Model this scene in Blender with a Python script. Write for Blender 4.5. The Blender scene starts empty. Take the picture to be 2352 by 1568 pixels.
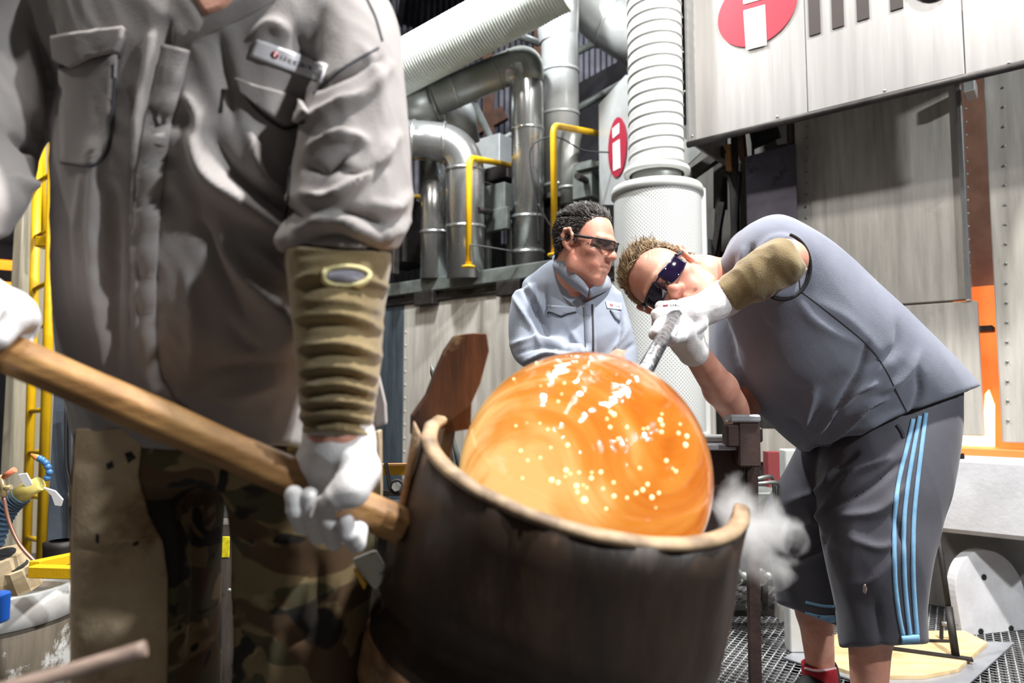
import bpy, bmesh, math, random
import numpy as np
from mathutils import Vector, Matrix
from mathutils.bvhtree import BVHTree
from mathutils.geometry import tessellate_polygon

scene = bpy.context.scene
COL = scene.collection
random.seed(4)
rng = np.random.default_rng(7)

# ---------------------------------------------------------------- camera
FOC, CX, CY = 1600.0, 1176.0, 784.0          # focal length in pixels of the 2352 x 1568 frame
PITCH, CAMZ = math.radians(4.3), 0.98
cam_data = bpy.data.cameras.new('camera')
cam_data.sensor_width = 36.0
cam_data.lens = 36.0 * FOC / 2352.0
cam_data.clip_start = 0.02
cam_data.dof.use_dof = True
cam_data.dof.focus_distance = 1.95
cam_data.dof.aperture_fstop = 2.6
cam = bpy.data.objects.new('camera', cam_data)
COL.objects.link(cam)
cam.location = (0, 0, CAMZ)
cam.rotation_euler = (math.radians(90) + PITCH, 0, 0)
scene.camera = cam

# ---------------------------------------------------------------- world, lamps, exposure
world = bpy.data.worlds.new('hall_ambience')
scene.world = world
world.use_nodes = True
world.node_tree.nodes['Background'].inputs[0].default_value = (1.0, 0.95, 0.90, 1)
world.node_tree.nodes['Background'].inputs[1].default_value = 0.055

def lamp(name, loc, target, power, size, color=(1, 1, 1), shape='DISK'):
    d = bpy.data.lights.new(name, 'AREA')
    d.shape = shape
    d.size = size
    d.energy = power
    d.color = color
    o = bpy.data.objects.new(name, d)
    COL.objects.link(o)
    o.location = loc
    o.rotation_euler = (Vector(target) - Vector(loc)).to_track_quat('-Z', 'Y').to_euler()
    return o

lamp('hall_lamp', (2.0, 0.7, 5.5), (0.3, 1.7, 0.8), 430, 0.28, (1.0, 0.97, 0.94))
lamp('hall_lamp', (3.3, -0.9, 3.4), (0.2, 1.6, 1.0), 135, 0.18, (0.93, 0.97, 1.0))
lamp('hall_lamp', (-0.7, 3.2, 4.7), (-0.1, 4.9, 1.4), 190, 0.30, (0.95, 0.98, 1.0))
lamp('hall_lamp', (-0.1, 0.5, 4.6), (1.9, 3.0, 1.2), 66, 0.26, (1.0, 0.97, 0.93))
lamp('hall_lamp', (-3.2, 1.0, 5.0), (-2.4, 3.2, 0.8), 60, 0.30, (1.0, 0.94, 0.86))
lamp('hall_lamp', (1.2, 6.4, 6.0), (0.4, 6.0, 2.0), 90, 0.30, (0.9, 0.95, 1.0))

scene.view_settings.view_transform = 'Standard'
scene.view_settings.look = 'None'
scene.view_settings.gamma = 1.0
scene.view_settings.use_curve_mapping = False
scene.view_settings.exposure = 0.34
scene.cycles.volume_bounces = 3

# ---------------------------------------------------------------- geometry helpers
FWD = np.array([0.0, math.cos(PITCH), math.sin(PITCH)])
UPV = np.array([0.0, -math.sin(PITCH), math.cos(PITCH)])
RGT = np.array([1.0, 0.0, 0.0])
CAMP = np.array([0.0, 0.0, CAMZ])

def A(*v):
    return np.array(v, float)

def ray(px, py):
    return FWD + RGT * ((px - CX) / FOC) + UPV * ((CY - py) / FOC)

def P(px, py, d):
    """the world point seen at a pixel, at depth d metres"""
    return CAMP + d * ray(px, py)

WU = A(0.777, -0.63, 0); WU /= np.linalg.norm(WU)      # direction of the furnace front
WN = A(WU[1], -WU[0], 0)                                 # its normal, towards the hall
WZ = A(0, 0, 1)
W0 = -3.6

def RP(px, py, t=0.0):
    """pixel -> point on the plane t metres in front of the furnace front"""
    r = ray(px, py)
    return CAMP + r * ((W0 + t - CAMP @ WN) / (r @ WN))

def WP(s, t, z):
    return WU * s + WN * (W0 + t) + WZ * z

def sp(px, t=0.0, py=905):
    return RP(px, py, t) @ WU

def zp(px, py, t=0.0):
    return RP(px, py, t)[2]

def unit(v):
    v = np.asarray(v, float)
    return v / (np.linalg.norm(v) + 1e-12)

def mesh_np(name, V, Fq=None, Ft=None):
    V = np.asarray(V, np.float32)
    me = bpy.data.meshes.new(name)
    nq = 0 if Fq is None else len(Fq)
    nt = 0 if Ft is None else len(Ft)
    me.vertices.add(len(V))
    me.vertices.foreach_set('co', V.ravel())
    loops = []
    if nq: loops.append(np.asarray(Fq, np.int32).ravel())
    if nt: loops.append(np.asarray(Ft, np.int32).ravel())
    L = np.concatenate(loops)
    me.loops.add(len(L))
    me.loops.foreach_set('vertex_index', L)
    me.polygons.add(nq + nt)
    st = np.concatenate([np.arange(nq) * 4, nq * 4 + np.arange(nt) * 3]).astype(np.int32)
    me.polygons.foreach_set('loop_start', st)
    me.update(calc_edges=True)
    me.validate()
    return me

def link(name, me, mat=None, parent=None, smooth=True):
    o = bpy.data.objects.new(name, me)
    COL.objects.link(o)
    if mat is not None and len(me.materials) == 0:
        me.materials.append(mat)
    if smooth:
        me.polygons.foreach_set('use_smooth', np.ones(len(me.polygons), bool))
    if parent is not None:
        put(o, parent)
    return o

def put(o, parent):
    o.parent = parent
    o.matrix_parent_inverse = parent.matrix_world_inv if hasattr(parent, 'matrix_world_inv') else Matrix.Translation(-_worldloc(parent))
    return o

def _worldloc(o):
    # things are unrotated empties or meshes with their data in world coordinates
    v = Vector(o.location)
    return v

def tag(o, label=None, cat=None, group=None, kind=None):
    if label: o['label'] = label
    if cat: o['category'] = cat
    if group: o['group'] = group
    if kind: o['kind'] = kind
    return o

def thing(name, loc, label, cat, group=None):
    o = bpy.data.objects.new(name, None)
    o.empty_display_size = 0.05
    COL.objects.link(o)
    o.location = tuple(float(c) for c in loc)
    return tag(o, label, cat, group)

class MB:
    """collects shapes in world coordinates and links them as one mesh"""
    def __init__(s):
        s.v, s.f, s.sm = [], [], []
    def add(s, V, F, smooth=False):
        n = len(s.v)
        s.v.extend([tuple(map(float, p)) for p in V])
        s.f.extend([tuple(int(i) + n for i in f) for f in F])
        s.sm.extend([smooth] * len(F))
        return s
    def box(s, c, ax, ay, az, bev=0.0):
        """centre and three half-axis vectors"""
        c, ax, ay, az = [np.asarray(q, float) for q in (c, ax, ay, az)]
        if bev > 0:
            l = [np.linalg.norm(q) for q in (ax, ay, az)]
            b = min(bev, 0.45 * min(l))
            V, idx = [], {}
            for i in (-1, 1):
                for j in (-1, 1):
                    for k in (-1, 1):
                        for m in range(3):
                            q = [i, j, k]
                            fac = [1 - b / l[n] if n != m else 1.0 for n in range(3)]
                            idx[(i, j, k, m)] = len(V)
                            V.append(c + ax * i * fac[0] + ay * j * fac[1] + az * k * fac[2])
            F = []
            for m in range(3):
                a, bb = [n for n in range(3) if n != m]
                for sg in (-1, 1):
                    q = []
                    for (u, v) in ((-1, -1), (1, -1), (1, 1), (-1, 1)):
                        t = [0, 0, 0]; t[m] = sg; t[a] = u; t[bb] = v
                        q.append(idx[(t[0], t[1], t[2], m)])
                    F.append(q)
            for m in range(3):            # edges along axis m
                a, bb = [n for n in range(3) if n != m]
                for u in (-1, 1):
                    for v in (-1, 1):
                        t0 = [0, 0, 0]; t0[m] = -1; t0[a] = u; t0[bb] = v
                        t1 = list(t0); t1[m] = 1
                        F.append([idx[(*t0, a)], idx[(*t0, bb)], idx[(*t1, bb)], idx[(*t1, a)]])
            for i in (-1, 1):
                for j in (-1, 1):
                    for k in (-1, 1):
                        F.append([idx[(i, j, k, 0)], idx[(i, j, k, 1)], idx[(i, j, k, 2)]])
            return s.add(V, F)
        V = [c + ax * i + ay * j + az * k for i in (-1, 1) for j in (-1, 1) for k in (-1, 1)]
        return s.add(V, [(0, 1, 3, 2), (4, 6, 7, 5), (0, 4, 5, 1), (2, 3, 7, 6), (0, 2, 6, 4), (1, 5, 7, 3)])
    def wbox(s, s0, s1, t0, t1, z0, z1, bev=0.0):
        return s.box(WP((s0 + s1) / 2, (t0 + t1) / 2, (z0 + z1) / 2), WU * (s1 - s0) / 2, WN * (t1 - t0) / 2, WZ * (z1 - z0) / 2, bev)
    def bar(s, a, b, w, h, up=(0, 0, 1), bev=0.0):
        a, b = np.asarray(a, float), np.asarray(b, float)
        d = unit(b - a)
        x = np.cross(d, up)
        if np.linalg.norm(x) < 1e-3: x = np.cross(d, (1, 0, 0))
        x = unit(x); y = np.cross(x, d)
        return s.box((a + b) / 2, (b - a) / 2, x * w / 2, y * h / 2, bev)
    def tube(s, pts, r, n=12, caps=True, phase=0.0, smooth=True, closed=False):
        pts = np.asarray(pts, float)
        m = len(pts)
        rr = np.full(m, r, float) if np.isscalar(r) else np.asarray(r, float)
        if closed:
            tan = np.roll(pts, -1, 0) - np.roll(pts, 1, 0)
        else:
            tan = np.gradient(pts, axis=0)
        tan /= np.linalg.norm(tan, axis=1)[:, None] + 1e-12
        x = np.cross(tan[0], (0, 0, 1))
        if np.linalg.norm(x) < 1e-2: x = np.cross(tan[0], (1, 0, 0))
        x = unit(x)
        V = []
        th = np.arange(n) * 2 * math.pi / n + phase
        for i in range(m):
            x = unit(x - tan[i] * (x @ tan[i]))
            y = np.cross(tan[i], x)
            V.extend(pts[i] + rr[i] * (np.cos(t) * x + np.sin(t) * y) for t in th)
        F = []
        for i in range(m if closed else m - 1):
            j = (i + 1) % m
            for k in range(n):
                F.append((i * n + k, i * n + (k + 1) % n, j * n + (k + 1) % n, j * n + k))
        s.add(V, F, smooth)
        if caps and not closed:
            n0 = len(s.v) - m * n
            s.f.append(tuple(n0 + k for k in range(n))[::-1]); s.sm.append(False)
            s.f.append(tuple(n0 + (m - 1) * n + k for k in range(n))); s.sm.append(False)
        return s
    def ring(s, c, axis, R, r, n=28, m=8):
        axis = unit(axis)
        x = np.cross(axis, (0, 0, 1))
        if np.linalg.norm(x) < 1e-2: x = np.cross(axis, (1, 0, 0))
        x = unit(x); y = np.cross(axis, x)
        pts = [np.asarray(c) + R * (math.cos(t) * x + math.sin(t) * y) for t in np.arange(n) * 2 * math.pi / n]
        return s.tube(pts, r, m, closed=True)
    def lathe(s, c, axis, prof, n=32, smooth=True, closed=False):
        """prof: list of (radius, height along the axis)"""
        axis = unit(axis)
        x = np.cross(axis, (0, 1, 0))
        if np.linalg.norm(x) < 1e-2: x = np.cross(axis, (1, 0, 0))
        x = unit(x); y = np.cross(axis, x)
        c = np.asarray(c, float)
        V = [c + axis * h + max(r, 1e-5) * (math.cos(t) * x + math.sin(t) * y) for r, h in prof for t in np.arange(n) * 2 * math.pi / n]
        m = len(prof)
        F = [(i * n + k, i * n + (k + 1) % n, ((i + 1) % m) * n + (k + 1) % n, ((i + 1) % m) * n + k) for i in range(m if closed else m - 1) for k in range(n)]
        return s.add(V, F, smooth)
    def disc(s, c, axis, r, h, n=24):
        axis = unit(axis)
        return s.lathe(np.asarray(c) - axis * h / 2, axis, [(0, 0), (r * .94, 0), (r, min(h * .2, r * .06)), (r, h - min(h * .2, r * .06)), (r * .94, h), (0, h)], n, smooth=False)
    def prism(s, poly, ext):
        """planar polygon extruded by ext"""
        poly = [np.asarray(p, float) for p in poly]
        ext = np.asarray(ext, float)
        n = len(poly)
        tri = tessellate_polygon([[Vector(p) for p in poly]])
        V = poly + [p + ext for p in poly]
        F = [tuple(t) for t in tri] + [tuple(i + n for i in t)[::-1] for t in tri]
        F += [(i, (i + 1) % n, (i + 1) % n + n, i + n) for i in range(n)]
        return s.add(V, F)
    def ball(s, c, r, n=12, scale=(1, 1, 1)):
        c = np.asarray(c, float)
        V, F = [], []
        for i in range(n + 1):
            ph = math.pi * i / n
            for k in range(2 * n):
                t = math.pi * k / n
                V.append(c + r * A(math.sin(ph) * math.cos(t) * scale[0], math.sin(ph) * math.sin(t) * scale[1], math.cos(ph) * scale[2]))
        for i in range(n):
            for k in range(2 * n):
                F.append((i * 2 * n + k, i * 2 * n + (k + 1) % (2 * n), (i + 1) * 2 * n + (k + 1) % (2 * n), (i + 1) * 2 * n + k))
        return s.add(V, F, True)
    def build(s, name, mat, parent=None, kind=None):
        me = bpy.data.meshes.new(name)
        me.from_pydata(s.v, [], s.f)
        me.polygons.foreach_set('use_smooth', np.array(s.sm, bool))
        bm = bmesh.new(); bm.from_mesh(me)
        bmesh.ops.remove_doubles(bm, verts=bm.verts, dist=1e-5)
        bmesh.ops.recalc_face_normals(bm, faces=bm.faces)
        bm.to_mesh(me); bm.free()
        o = link(name, me, mat, parent, smooth=False)
        if kind: o['kind'] = kind
        return o

def struct(mb, name, mat):
    return tag(mb.build(name, mat), kind='structure')

def single(mb, name, mat, label, cat, group=None):
    return tag(mb.build(name, mat), label, cat, group)

def smoothline(pts, n=8, closed=False):
    """Catmull-Rom through points (any dimension)"""
    pts = np.asarray(pts, float)
    m = len(pts)
    if m < 3 and not closed:
        t = np.linspace(0, 1, n + 1)[:, None]
        return pts[0] * (1 - t) + pts[-1] * t
    out = []
    rngm = m if closed else m - 1
    for i in range(rngm):
        if closed:
            p0, p1, p2, p3 = pts[(i - 1) % m], pts[i], pts[(i + 1) % m], pts[(i + 2) % m]
        else:
            p1, p2 = pts[i], pts[i + 1]
            p0 = pts[i - 1] if i > 0 else 2 * p1 - p2
            p3 = pts[i + 2] if i + 2 < m else 2 * p2 - p1
        for t in np.arange(n) / n:
            out.append(0.5 * ((2 * p1) + (-p0 + p2) * t + (2 * p0 - 5 * p1 + 4 * p2 - p3) * t ** 2 + (-p0 + 3 * p1 - 3 * p2 + p3) * t ** 3))
    if not closed: out.append(pts[-1])
    return np.array(out)

def fillet(pts, rad, n=8):
    """polyline with rounded corners"""
    pts = [np.asarray(p, float) for p in pts]
    out = [pts[0]]
    for i in range(1, len(pts) - 1):
        a, b, c = pts[i - 1], pts[i], pts[i + 1]
        d0, d1 = unit(a - b), unit(c - b)
        L = min(rad, 0.49 * np.linalg.norm(a - b), 0.49 * np.linalg.norm(c - b))
        p, q = b + d0 * L, b + d1 * L
        for t in np.linspace(0, 1, n):
            out.append((1 - t) ** 2 * p + 2 * t * (1 - t) * b + t * t * q)
    out.append(pts[-1])
    return np.array(out)

# ---------------------------------------------------------------- procedural materials
def lin(c):
    """0-255 sRGB to linear"""
    c = [x / 255.0 for x in c[:3]]
    return tuple(x / 12.92 if x <= 0.04045 else ((x + 0.055) / 1.055) ** 2.4 for x in c) + (1.0,)

def M(name, c1, c2=None, scale=6.0, rough=0.5, metal=0.0, bump=0.0, bscale=120.0, stretch=(1, 1, 1), lo=0.35, hi=0.65,
      rough2=None, c3=None, scale3=3.0, lo3=0.6, hi3=0.75, sheen=0.0, coat=0.0, sub=0.0, emit=None, estr=0.0, dist=0.0, wave=None):
    m = bpy.data.materials.new(name)
    m.use_nodes = True
    nt = m.node_tree
    N, L = nt.nodes, nt.links
    b = N['Principled BSDF']
    b.inputs['Roughness'].default_value = rough
    b.inputs['Metallic'].default_value = metal
    b.inputs['Base Color'].default_value = lin(c1)
    if sheen:
        b.inputs['Sheen Weight'].default_value = sheen
    if coat:
        b.inputs['Coat Weight'].default_value = coat
        b.inputs['Coat Roughness'].default_value = 0.05
    if sub:
        b.inputs['Subsurface Weight'].default_value = sub
        b.inputs['Subsurface Radius'].default_value = (0.012, 0.005, 0.003)
        b.inputs['Subsurface Scale'].default_value = 1.0
    if emit:
        b.inputs['Emission Color'].default_value = lin(emit)
        b.inputs['Emission Strength'].default_value = estr
    tc = N.new('ShaderNodeTexCoord')
    mp = N.new('ShaderNodeMapping')
    mp.inputs['Scale'].default_value = stretch
    L.new(tc.outputs['Object'], mp.inputs['Vector'])
    col = None
    if c2 is not None:
        n = N.new('ShaderNodeTexNoise')
        n.inputs['Scale'].default_value = scale
        n.inputs['Detail'].default_value = 7
        n.inputs['Roughness'].default_value = 0.62
        n.inputs['Distortion'].default_value = dist
        L.new(mp.outputs['Vector'], n.inputs['Vector'])
        r = N.new('ShaderNodeValToRGB')
        r.color_ramp.elements[0].position = lo
        r.color_ramp.elements[1].position = hi
        r.color_ramp.elements[0].color = lin(c1)
        r.color_ramp.elements[1].color = lin(c2)
        L.new(n.outputs['Fac'], r.inputs['Fac'])
        col = r.outputs['Color']
        if rough2 is not None:
            q = N.new('ShaderNodeMapRange')
            q.inputs['To Min'].default_value = rough
            q.inputs['To Max'].default_value = rough2
            q.inputs['From Min'].default_value = lo
            q.inputs['From Max'].default_value = hi
            L.new(n.outputs['Fac'], q.inputs['Value'])
            L.new(q.outputs['Result'], b.inputs['Roughness'])
    if c3 is not None:
        n3 = N.new('ShaderNodeTexNoise')
        n3.inputs['Scale'].default_value = scale3
        n3.inputs['Detail'].default_value = 9
        n3.inputs['Roughness'].default_value = 0.7
        L.new(tc.outputs['Object'], n3.inputs['Vector'])
        r3 = N.new('ShaderNodeValToRGB')
        r3.color_ramp.elements[0].position = lo3
        r3.color_ramp.elements[1].position = hi3
        r3.color_ramp.elements[0].color = (0, 0, 0, 1)
        r3.color_ramp.elements[1].color = (1, 1, 1, 1)
        L.new(n3.outputs['Fac'], r3.inputs['Fac'])
        mx = N.new('ShaderNodeMix')
        mx.data_type = 'RGBA'
        L.new(r3.outputs['Color'], mx.inputs['Factor'])
        if col is not None: L.new(col, mx.inputs['A'])
        else: mx.inputs['A'].default_value = lin(c1)
        mx.inputs['B'].default_value = lin(c3)
        col = mx.outputs['Result']
    if col is not None:
        L.new(col, b.inputs['Base Color'])
    if bump:
        n2 = N.new('ShaderNodeTexNoise')
        n2.inputs['Scale'].default_value = bscale
        n2.inputs['Detail'].default_value = 4
        L.new(mp.outputs['Vector'], n2.inputs['Vector'])
        bp = N.new('ShaderNodeBump')
        bp.inputs['Strength'].default_value = min(1.0, bump)
        bp.inputs['Distance'].default_value = 0.004
        L.new(n2.outputs['Fac'], bp.inputs['Height'])
        L.new(bp.outputs['Normal'], b.inputs['Normal'])
    return m

# ---------------------------------------------------------------- numpy noise, SDF modelling, lofts
_perm = rng.permutation(256)
_perm = np.concatenate([_perm, _perm, _perm])
_grad = rng.normal(size=(256, 3)); _grad /= np.linalg.norm(_grad, axis=1)[:, None]

def pnoise(p):
    """Perlin noise of an (n,3) array"""
    p = np.asarray(p, float)
    i = np.floor(p).astype(int)
    f = p - i
    u = f * f * f * (f * (f * 6 - 15) + 10)
    out = np.zeros(len(p))
    for dx in (0, 1):
        for dy in (0, 1):
            for dz in (0, 1):
                h = _perm[_perm[_perm[(i[:, 0] + dx) & 255] + ((i[:, 1] + dy) & 255)] + ((i[:, 2] + dz) & 255)]
                g = _grad[h & 255]
                d = ((f - A(dx, dy, dz)) * g).sum(1)
                w = (u[:, 0] if dx else 1 - u[:, 0]) * (u[:, 1] if dy else 1 - u[:, 1]) * (u[:, 2] if dz else 1 - u[:, 2])
                out += d * w
    return out

class SDF:
    def __init__(s):
        s.pr = []
    def cone(s, a, b, ra, rb=None, k=0.01, flat=None, sub=False):
        s.pr.append(('c', np.asarray(a, float), np.asarray(b, float), ra, ra if rb is None else rb, k, flat, sub)); return s
    def chain(s, pts, rad, k=0.01, flat=None):
        for i in range(len(pts) - 1):
            s.cone(pts[i], pts[i + 1], rad[i], rad[i + 1], k, flat)
        return s
    def ell(s, c, r, R=None, k=0.01, sub=False):
        s.pr.append(('e', np.asarray(c, float), np.asarray(r, float), np.eye(3) if R is None else np.asarray(R, float), k, sub)); return s
    def mesh(s, h, smooth=0):
        lo, hi = np.full(3, 1e9), np.full(3, -1e9)
        bb = []
        for p in s.pr:
            if p[0] == 'c':
                r = max(p[3], p[4])
                l, u = np.minimum(p[1], p[2]) - r, np.maximum(p[1], p[2]) + r
                k, sub = p[5], p[7]
            else:
                r = max(p[2])
                l, u = p[1] - r, p[1] + r
                k, sub = p[4], p[5]
            bb.append((l - k - 2 * h, u + k + 2 * h))
            if not sub:
                lo, hi = np.minimum(lo, l), np.maximum(hi, u)
        lo -= 4 * h; hi += 4 * h
        n = np.ceil((hi - lo) / h).astype(int) + 1
        Fd = np.full(n, 0.2, np.float32)
        ax = [lo[i] + h * np.arange(n[i]) for i in range(3)]
        for p, (l, u) in zip(s.pr, bb):
            i0 = np.clip(((l - lo) / h).astype(int), 0, n - 1)
            i1 = np.clip(((u - lo) / h).astype(int) + 2, 1, n)
            if np.any(i1 <= i0): continue
            X, Y, Z = np.meshgrid(*[ax[q][i0[q]:i1[q]] for q in range(3)], indexing='ij')
            if p[0] == 'c':
                _, a, b, ra, rb, k, flat, sub = p
                ba = b - a
                L2 = ba @ ba + 1e-12
                t = np.clip(((X - a[0]) * ba[0] + (Y - a[1]) * ba[1] + (Z - a[2]) * ba[2]) / L2, 0, 1)
                wx, wy, wz = X - a[0] - t * ba[0], Y - a[1] - t * ba[1], Z - a[2] - t * ba[2]
                if flat is not None:
                    fx, fk = unit(flat[0]), flat[1]
                    cmp_ = (wx * fx[0] + wy * fx[1] + wz * fx[2]) * (fk - 1)
                    wx, wy, wz = wx + fx[0] * cmp_, wy + fx[1] * cmp_, wz + fx[2] * cmp_
                d = np.sqrt(wx * wx + wy * wy + wz * wz) - (ra + (rb - ra) * t)
            else:
                _, c, r, R, k, sub = p
                q = np.stack([X - c[0], Y - c[1], Z - c[2]], -1) @ R.T     # rows of R: local axes
                k0 = np.linalg.norm(q / r, axis=-1)
                k1 = np.linalg.norm(q / (r * r), axis=-1) + 1e-9
                d = k0 * (k0 - 1) / k1
            S = tuple(slice(i0[q], i1[q]) for q in range(3))
            f = Fd[S]
            if sub:
                hh = np.maximum(k - np.abs(f + d), 0) / k
                Fd[S] = np.maximum(f, -d) + hh * hh * k * 0.25
            else:
                hh = np.maximum(k - np.abs(f - d), 0) / k
                Fd[S] = np.minimum(f, d) - hh * hh * k * 0.25
        V, Q = surface_nets(Fd, lo, h)
        if smooth: V = relax(V, Q, smooth)
        return V, Q

def surface_nets(Fd, lo, h):
    n = Fd.shape
    ins = Fd < 0
    c = np.zeros([q - 1 for q in n], np.int8)
    for i in (0, 1):
        for j in (0, 1):
            for k in (0, 1):
                c += ins[i:n[0] - 1 + i, j:n[1] - 1 + j, k:n[2] - 1 + k]
    act = (c > 0) & (c < 8)
    I = np.argwhere(act)
    vid = np.full(act.shape, -1, np.int32)
    vid[act] = np.arange(len(I))
    corner = {}
    for i in (0, 1):
        for j in (0, 1):
            for k in (0, 1):
                corner[(i, j, k)] = Fd[I[:, 0] + i, I[:, 1] + j, I[:, 2] + k]
    acc = np.zeros((len(I), 3)); cnt = np.zeros(len(I))
    for a in range(3):
        o = [q for q in range(3) if q != a]
        for u in (0, 1):
            for v in (0, 1):
                p0 = [0, 0, 0]; p0[o[0]] = u; p0[o[1]] = v
                p1 = list(p0); p1[a] = 1
                f0, f1 = corner[tuple(p0)], corner[tuple(p1)]
                m = (f0 < 0) != (f1 < 0)
                t = np.where(m, f0 / np.where(m, f0 - f1, 1), 0)
                pos = np.tile(np.array(p0, float), (len(I), 1)); pos[:, a] += t
                acc += pos * m[:, None]; cnt += m
    V = lo + h * (I + acc / cnt[:, None])
    Q = []
    for a in range(3):
        o = [q for q in range(3) if q != a]
        s0 = [slice(1, q - 1) for q in n]; s1 = [slice(1, q - 1) for q in n]
        s0[a] = slice(0, n[a] - 1); s1[a] = slice(1, n[a])
        A0, A1 = ins[tuple(s0)], ins[tuple(s1)]
        ch = np.argwhere(A0 != A1)
        if len(ch) == 0: continue
        flip = A0[tuple(ch.T)]
        b = ch.copy(); b[:, o[0]] += 1; b[:, o[1]] += 1
        def cell(du, dv):
            q = b.copy(); q[:, o[0]] += du; q[:, o[1]] += dv
            return vid[tuple(q.T)]
        q = np.stack([cell(-1, -1), cell(0, -1), cell(0, 0), cell(-1, 0)], 1)
        if a == 1: flip = ~flip
        q[~flip] = q[~flip][:, ::-1]
        Q.append(q)
    return V, np.concatenate(Q)

def relax(V, Q, it, lam=0.5):
    n = len(V)
    E = np.concatenate([Q[:, [i, (i + 1) % Q.shape[1]]] for i in range(Q.shape[1])])
    E = np.concatenate([E, E[:, ::-1]])
    deg = np.bincount(E[:, 0], minlength=n)[:, None] + 1e-9
    for _ in range(it):
        S = np.stack([np.bincount(E[:, 0], V[E[:, 1], c], n) for c in range(3)], 1)
        V = V + lam * (S / deg - V)
    return V

def vnormals(V, Q):
    N = np.zeros_like(V)
    fn = np.cross(V[Q[:, 2]] - V[Q[:, 0]], V[Q[:, -1]] - V[Q[:, 1]])
    for i in range(Q.shape[1]):
        for c in range(3):
            N[:, c] += np.bincount(Q[:, i], fn[:, c], len(V))
    return N / (np.linalg.norm(N, axis=1)[:, None] + 1e-12)

def loft(secs, n=40, sub=6, power=2.3, caps=True):
    """secs: (centre, half axis a, half axis b); returns V, quads-with-caps"""
    arr = np.array([np.concatenate(s) for s in secs])
    arr = smoothline(arr, sub) if len(arr) > 2 else np.array([arr[0] * (1 - t) + arr[1] * t for t in np.linspace(0, 1, sub + 1)])
    th = np.arange(n) * 2 * math.pi / n
    ct, st = np.cos(th), np.sin(th)
    cc = np.sign(ct) * np.abs(ct) ** (2 / power)
    ss = np.sign(st) * np.abs(st) ** (2 / power)
    V = arr[:, None, 0:3] + cc[None, :, None] * arr[:, None, 3:6] + ss[None, :, None] * arr[:, None, 6:9]
    m = len(arr)
    V = V.reshape(-1, 3)
    F = [(i * n + k, i * n + (k + 1) % n, (i + 1) * n + (k + 1) % n, (i + 1) * n + k) for i in range(m - 1) for k in range(n)]
    if caps:
        F.append(tuple(range(n))[::-1]); F.append(tuple((m - 1) * n + k for k in range(n)))
    return V, F

def S(ax, ay, bx, by, d, th, dd=0.0):
    """cross-section from two silhouette pixels at depth d; th = half thickness; dd = how much deeper end a lies than end b"""
    a, b = P(ax, ay, d + dd / 2), P(bx, by, d - dd / 2)
    c = (a + b) / 2
    h = (b - a) / 2
    v = unit(c - CAMP)
    v = unit(v - unit(h) * (v @ unit(h)))
    return (c, h, v * th)

def fuse(parts, voxel, smooth=2):
    """union of closed shapes [(V,F)...] as one continuous quad mesh"""
    me = bpy.data.meshes.new('tmp')
    mb = MB()
    for V, Fq in parts: mb.add(V, Fq)
    me.from_pydata(mb.v, [], mb.f)
    bm = bmesh.new(); bm.from_mesh(me)
    bmesh.ops.recalc_face_normals(bm, faces=bm.faces)
    bm.to_mesh(me); bm.free()
    o = bpy.data.objects.new('tmp', me)
    COL.objects.link(o)
    md = o.modifiers.new('r', 'REMESH'); md.mode = 'VOXEL'; md.voxel_size = voxel; md.adaptivity = 0
    dg = bpy.context.evaluated_depsgraph_get()
    ev = o.evaluated_get(dg)
    m2 = ev.to_mesh()
    V = np.empty(len(m2.vertices) * 3, np.float32); m2.vertices.foreach_get('co', V)
    V = V.reshape(-1, 3).astype(float)
    nl = len(m2.loops)
    Lx = np.empty(nl, np.int32); m2.loops.foreach_get('vertex_index', Lx)
    tot = np.empty(len(m2.polygons), np.int32); m2.polygons.foreach_get('loop_total', tot)
    assert (tot == 4).all()
    Q = Lx.reshape(-1, 4)
    ev.to_mesh_clear()
    bpy.data.objects.remove(o); bpy.data.meshes.remove(me)
    if smooth: V = relax(V, Q, smooth)
    return V, Q

def seg_dist(X, pl):
    """distance of points X to a polyline, and the parameter 0..1 along it"""
    pl = np.asarray(pl, float)
    best = np.full(len(X), 1e9); par = np.zeros(len(X))
    n = len(pl) - 1
    for i in range(n):
        a, b = pl[i], pl[i + 1]
        ba = b - a
        t = np.clip(((X - a) @ ba) / (ba @ ba + 1e-12), 0, 1)
        d = np.linalg.norm(X - a - t[:, None] * ba, axis=1)
        m = d < best
        best = np.where(m, d, best); par = np.where(m, (i + t) / n, par)
    return best, par

def folds(V, N, items, depth, only_front=True):
    """items: (pixel polyline, half width px, height m): ridges (or grooves) laid over the cloth, tapering at their ends"""
    D = np.zeros(len(V))
    for pl, w, hgt in items:
        pts = smoothline(np.array([P(x, y, depth) for x, y in pl]), 5)
        # measure in the plane facing the hall (x, z), the cloth is shallow there
        d, t = seg_dist(V[:, [0, 2]] * (depth / np.maximum(V[:, 1], 0.2))[:, None] + np.array([[0, CAMZ]]) * (1 - depth / np.maximum(V[:, 1], 0.2))[:, None], pts[:, [0, 2]])
        ww = w * depth / FOC
        prof = np.exp(-(d / ww) ** 1.5) * np.clip(np.sin(np.pi * np.clip(t * 0.9 + 0.05, 0, 1)), 0, 1) ** 0.6
        if only_front: prof = prof * (N[:, 1] < 0.15)
        D += hgt * prof
    return D

def obj_np(name, V, Q, mat, parent=None, solid=0.0):
    me = mesh_np(name, V, Q)
    o = link(name, me, mat, parent)
    if solid:
        md = o.modifiers.new('cloth thickness', 'SOLIDIFY'); md.thickness = solid; md.offset = -1
    return o

def drop_faces(V, Q, keep):
    """keep faces whose vertices all satisfy the mask"""
    f = keep[Q].all(1)
    Q = Q[f]
    used = np.unique(Q)
    mp = np.full(len(V), -1); mp[used] = np.arange(len(used))
    return V[used], mp[Q]

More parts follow.
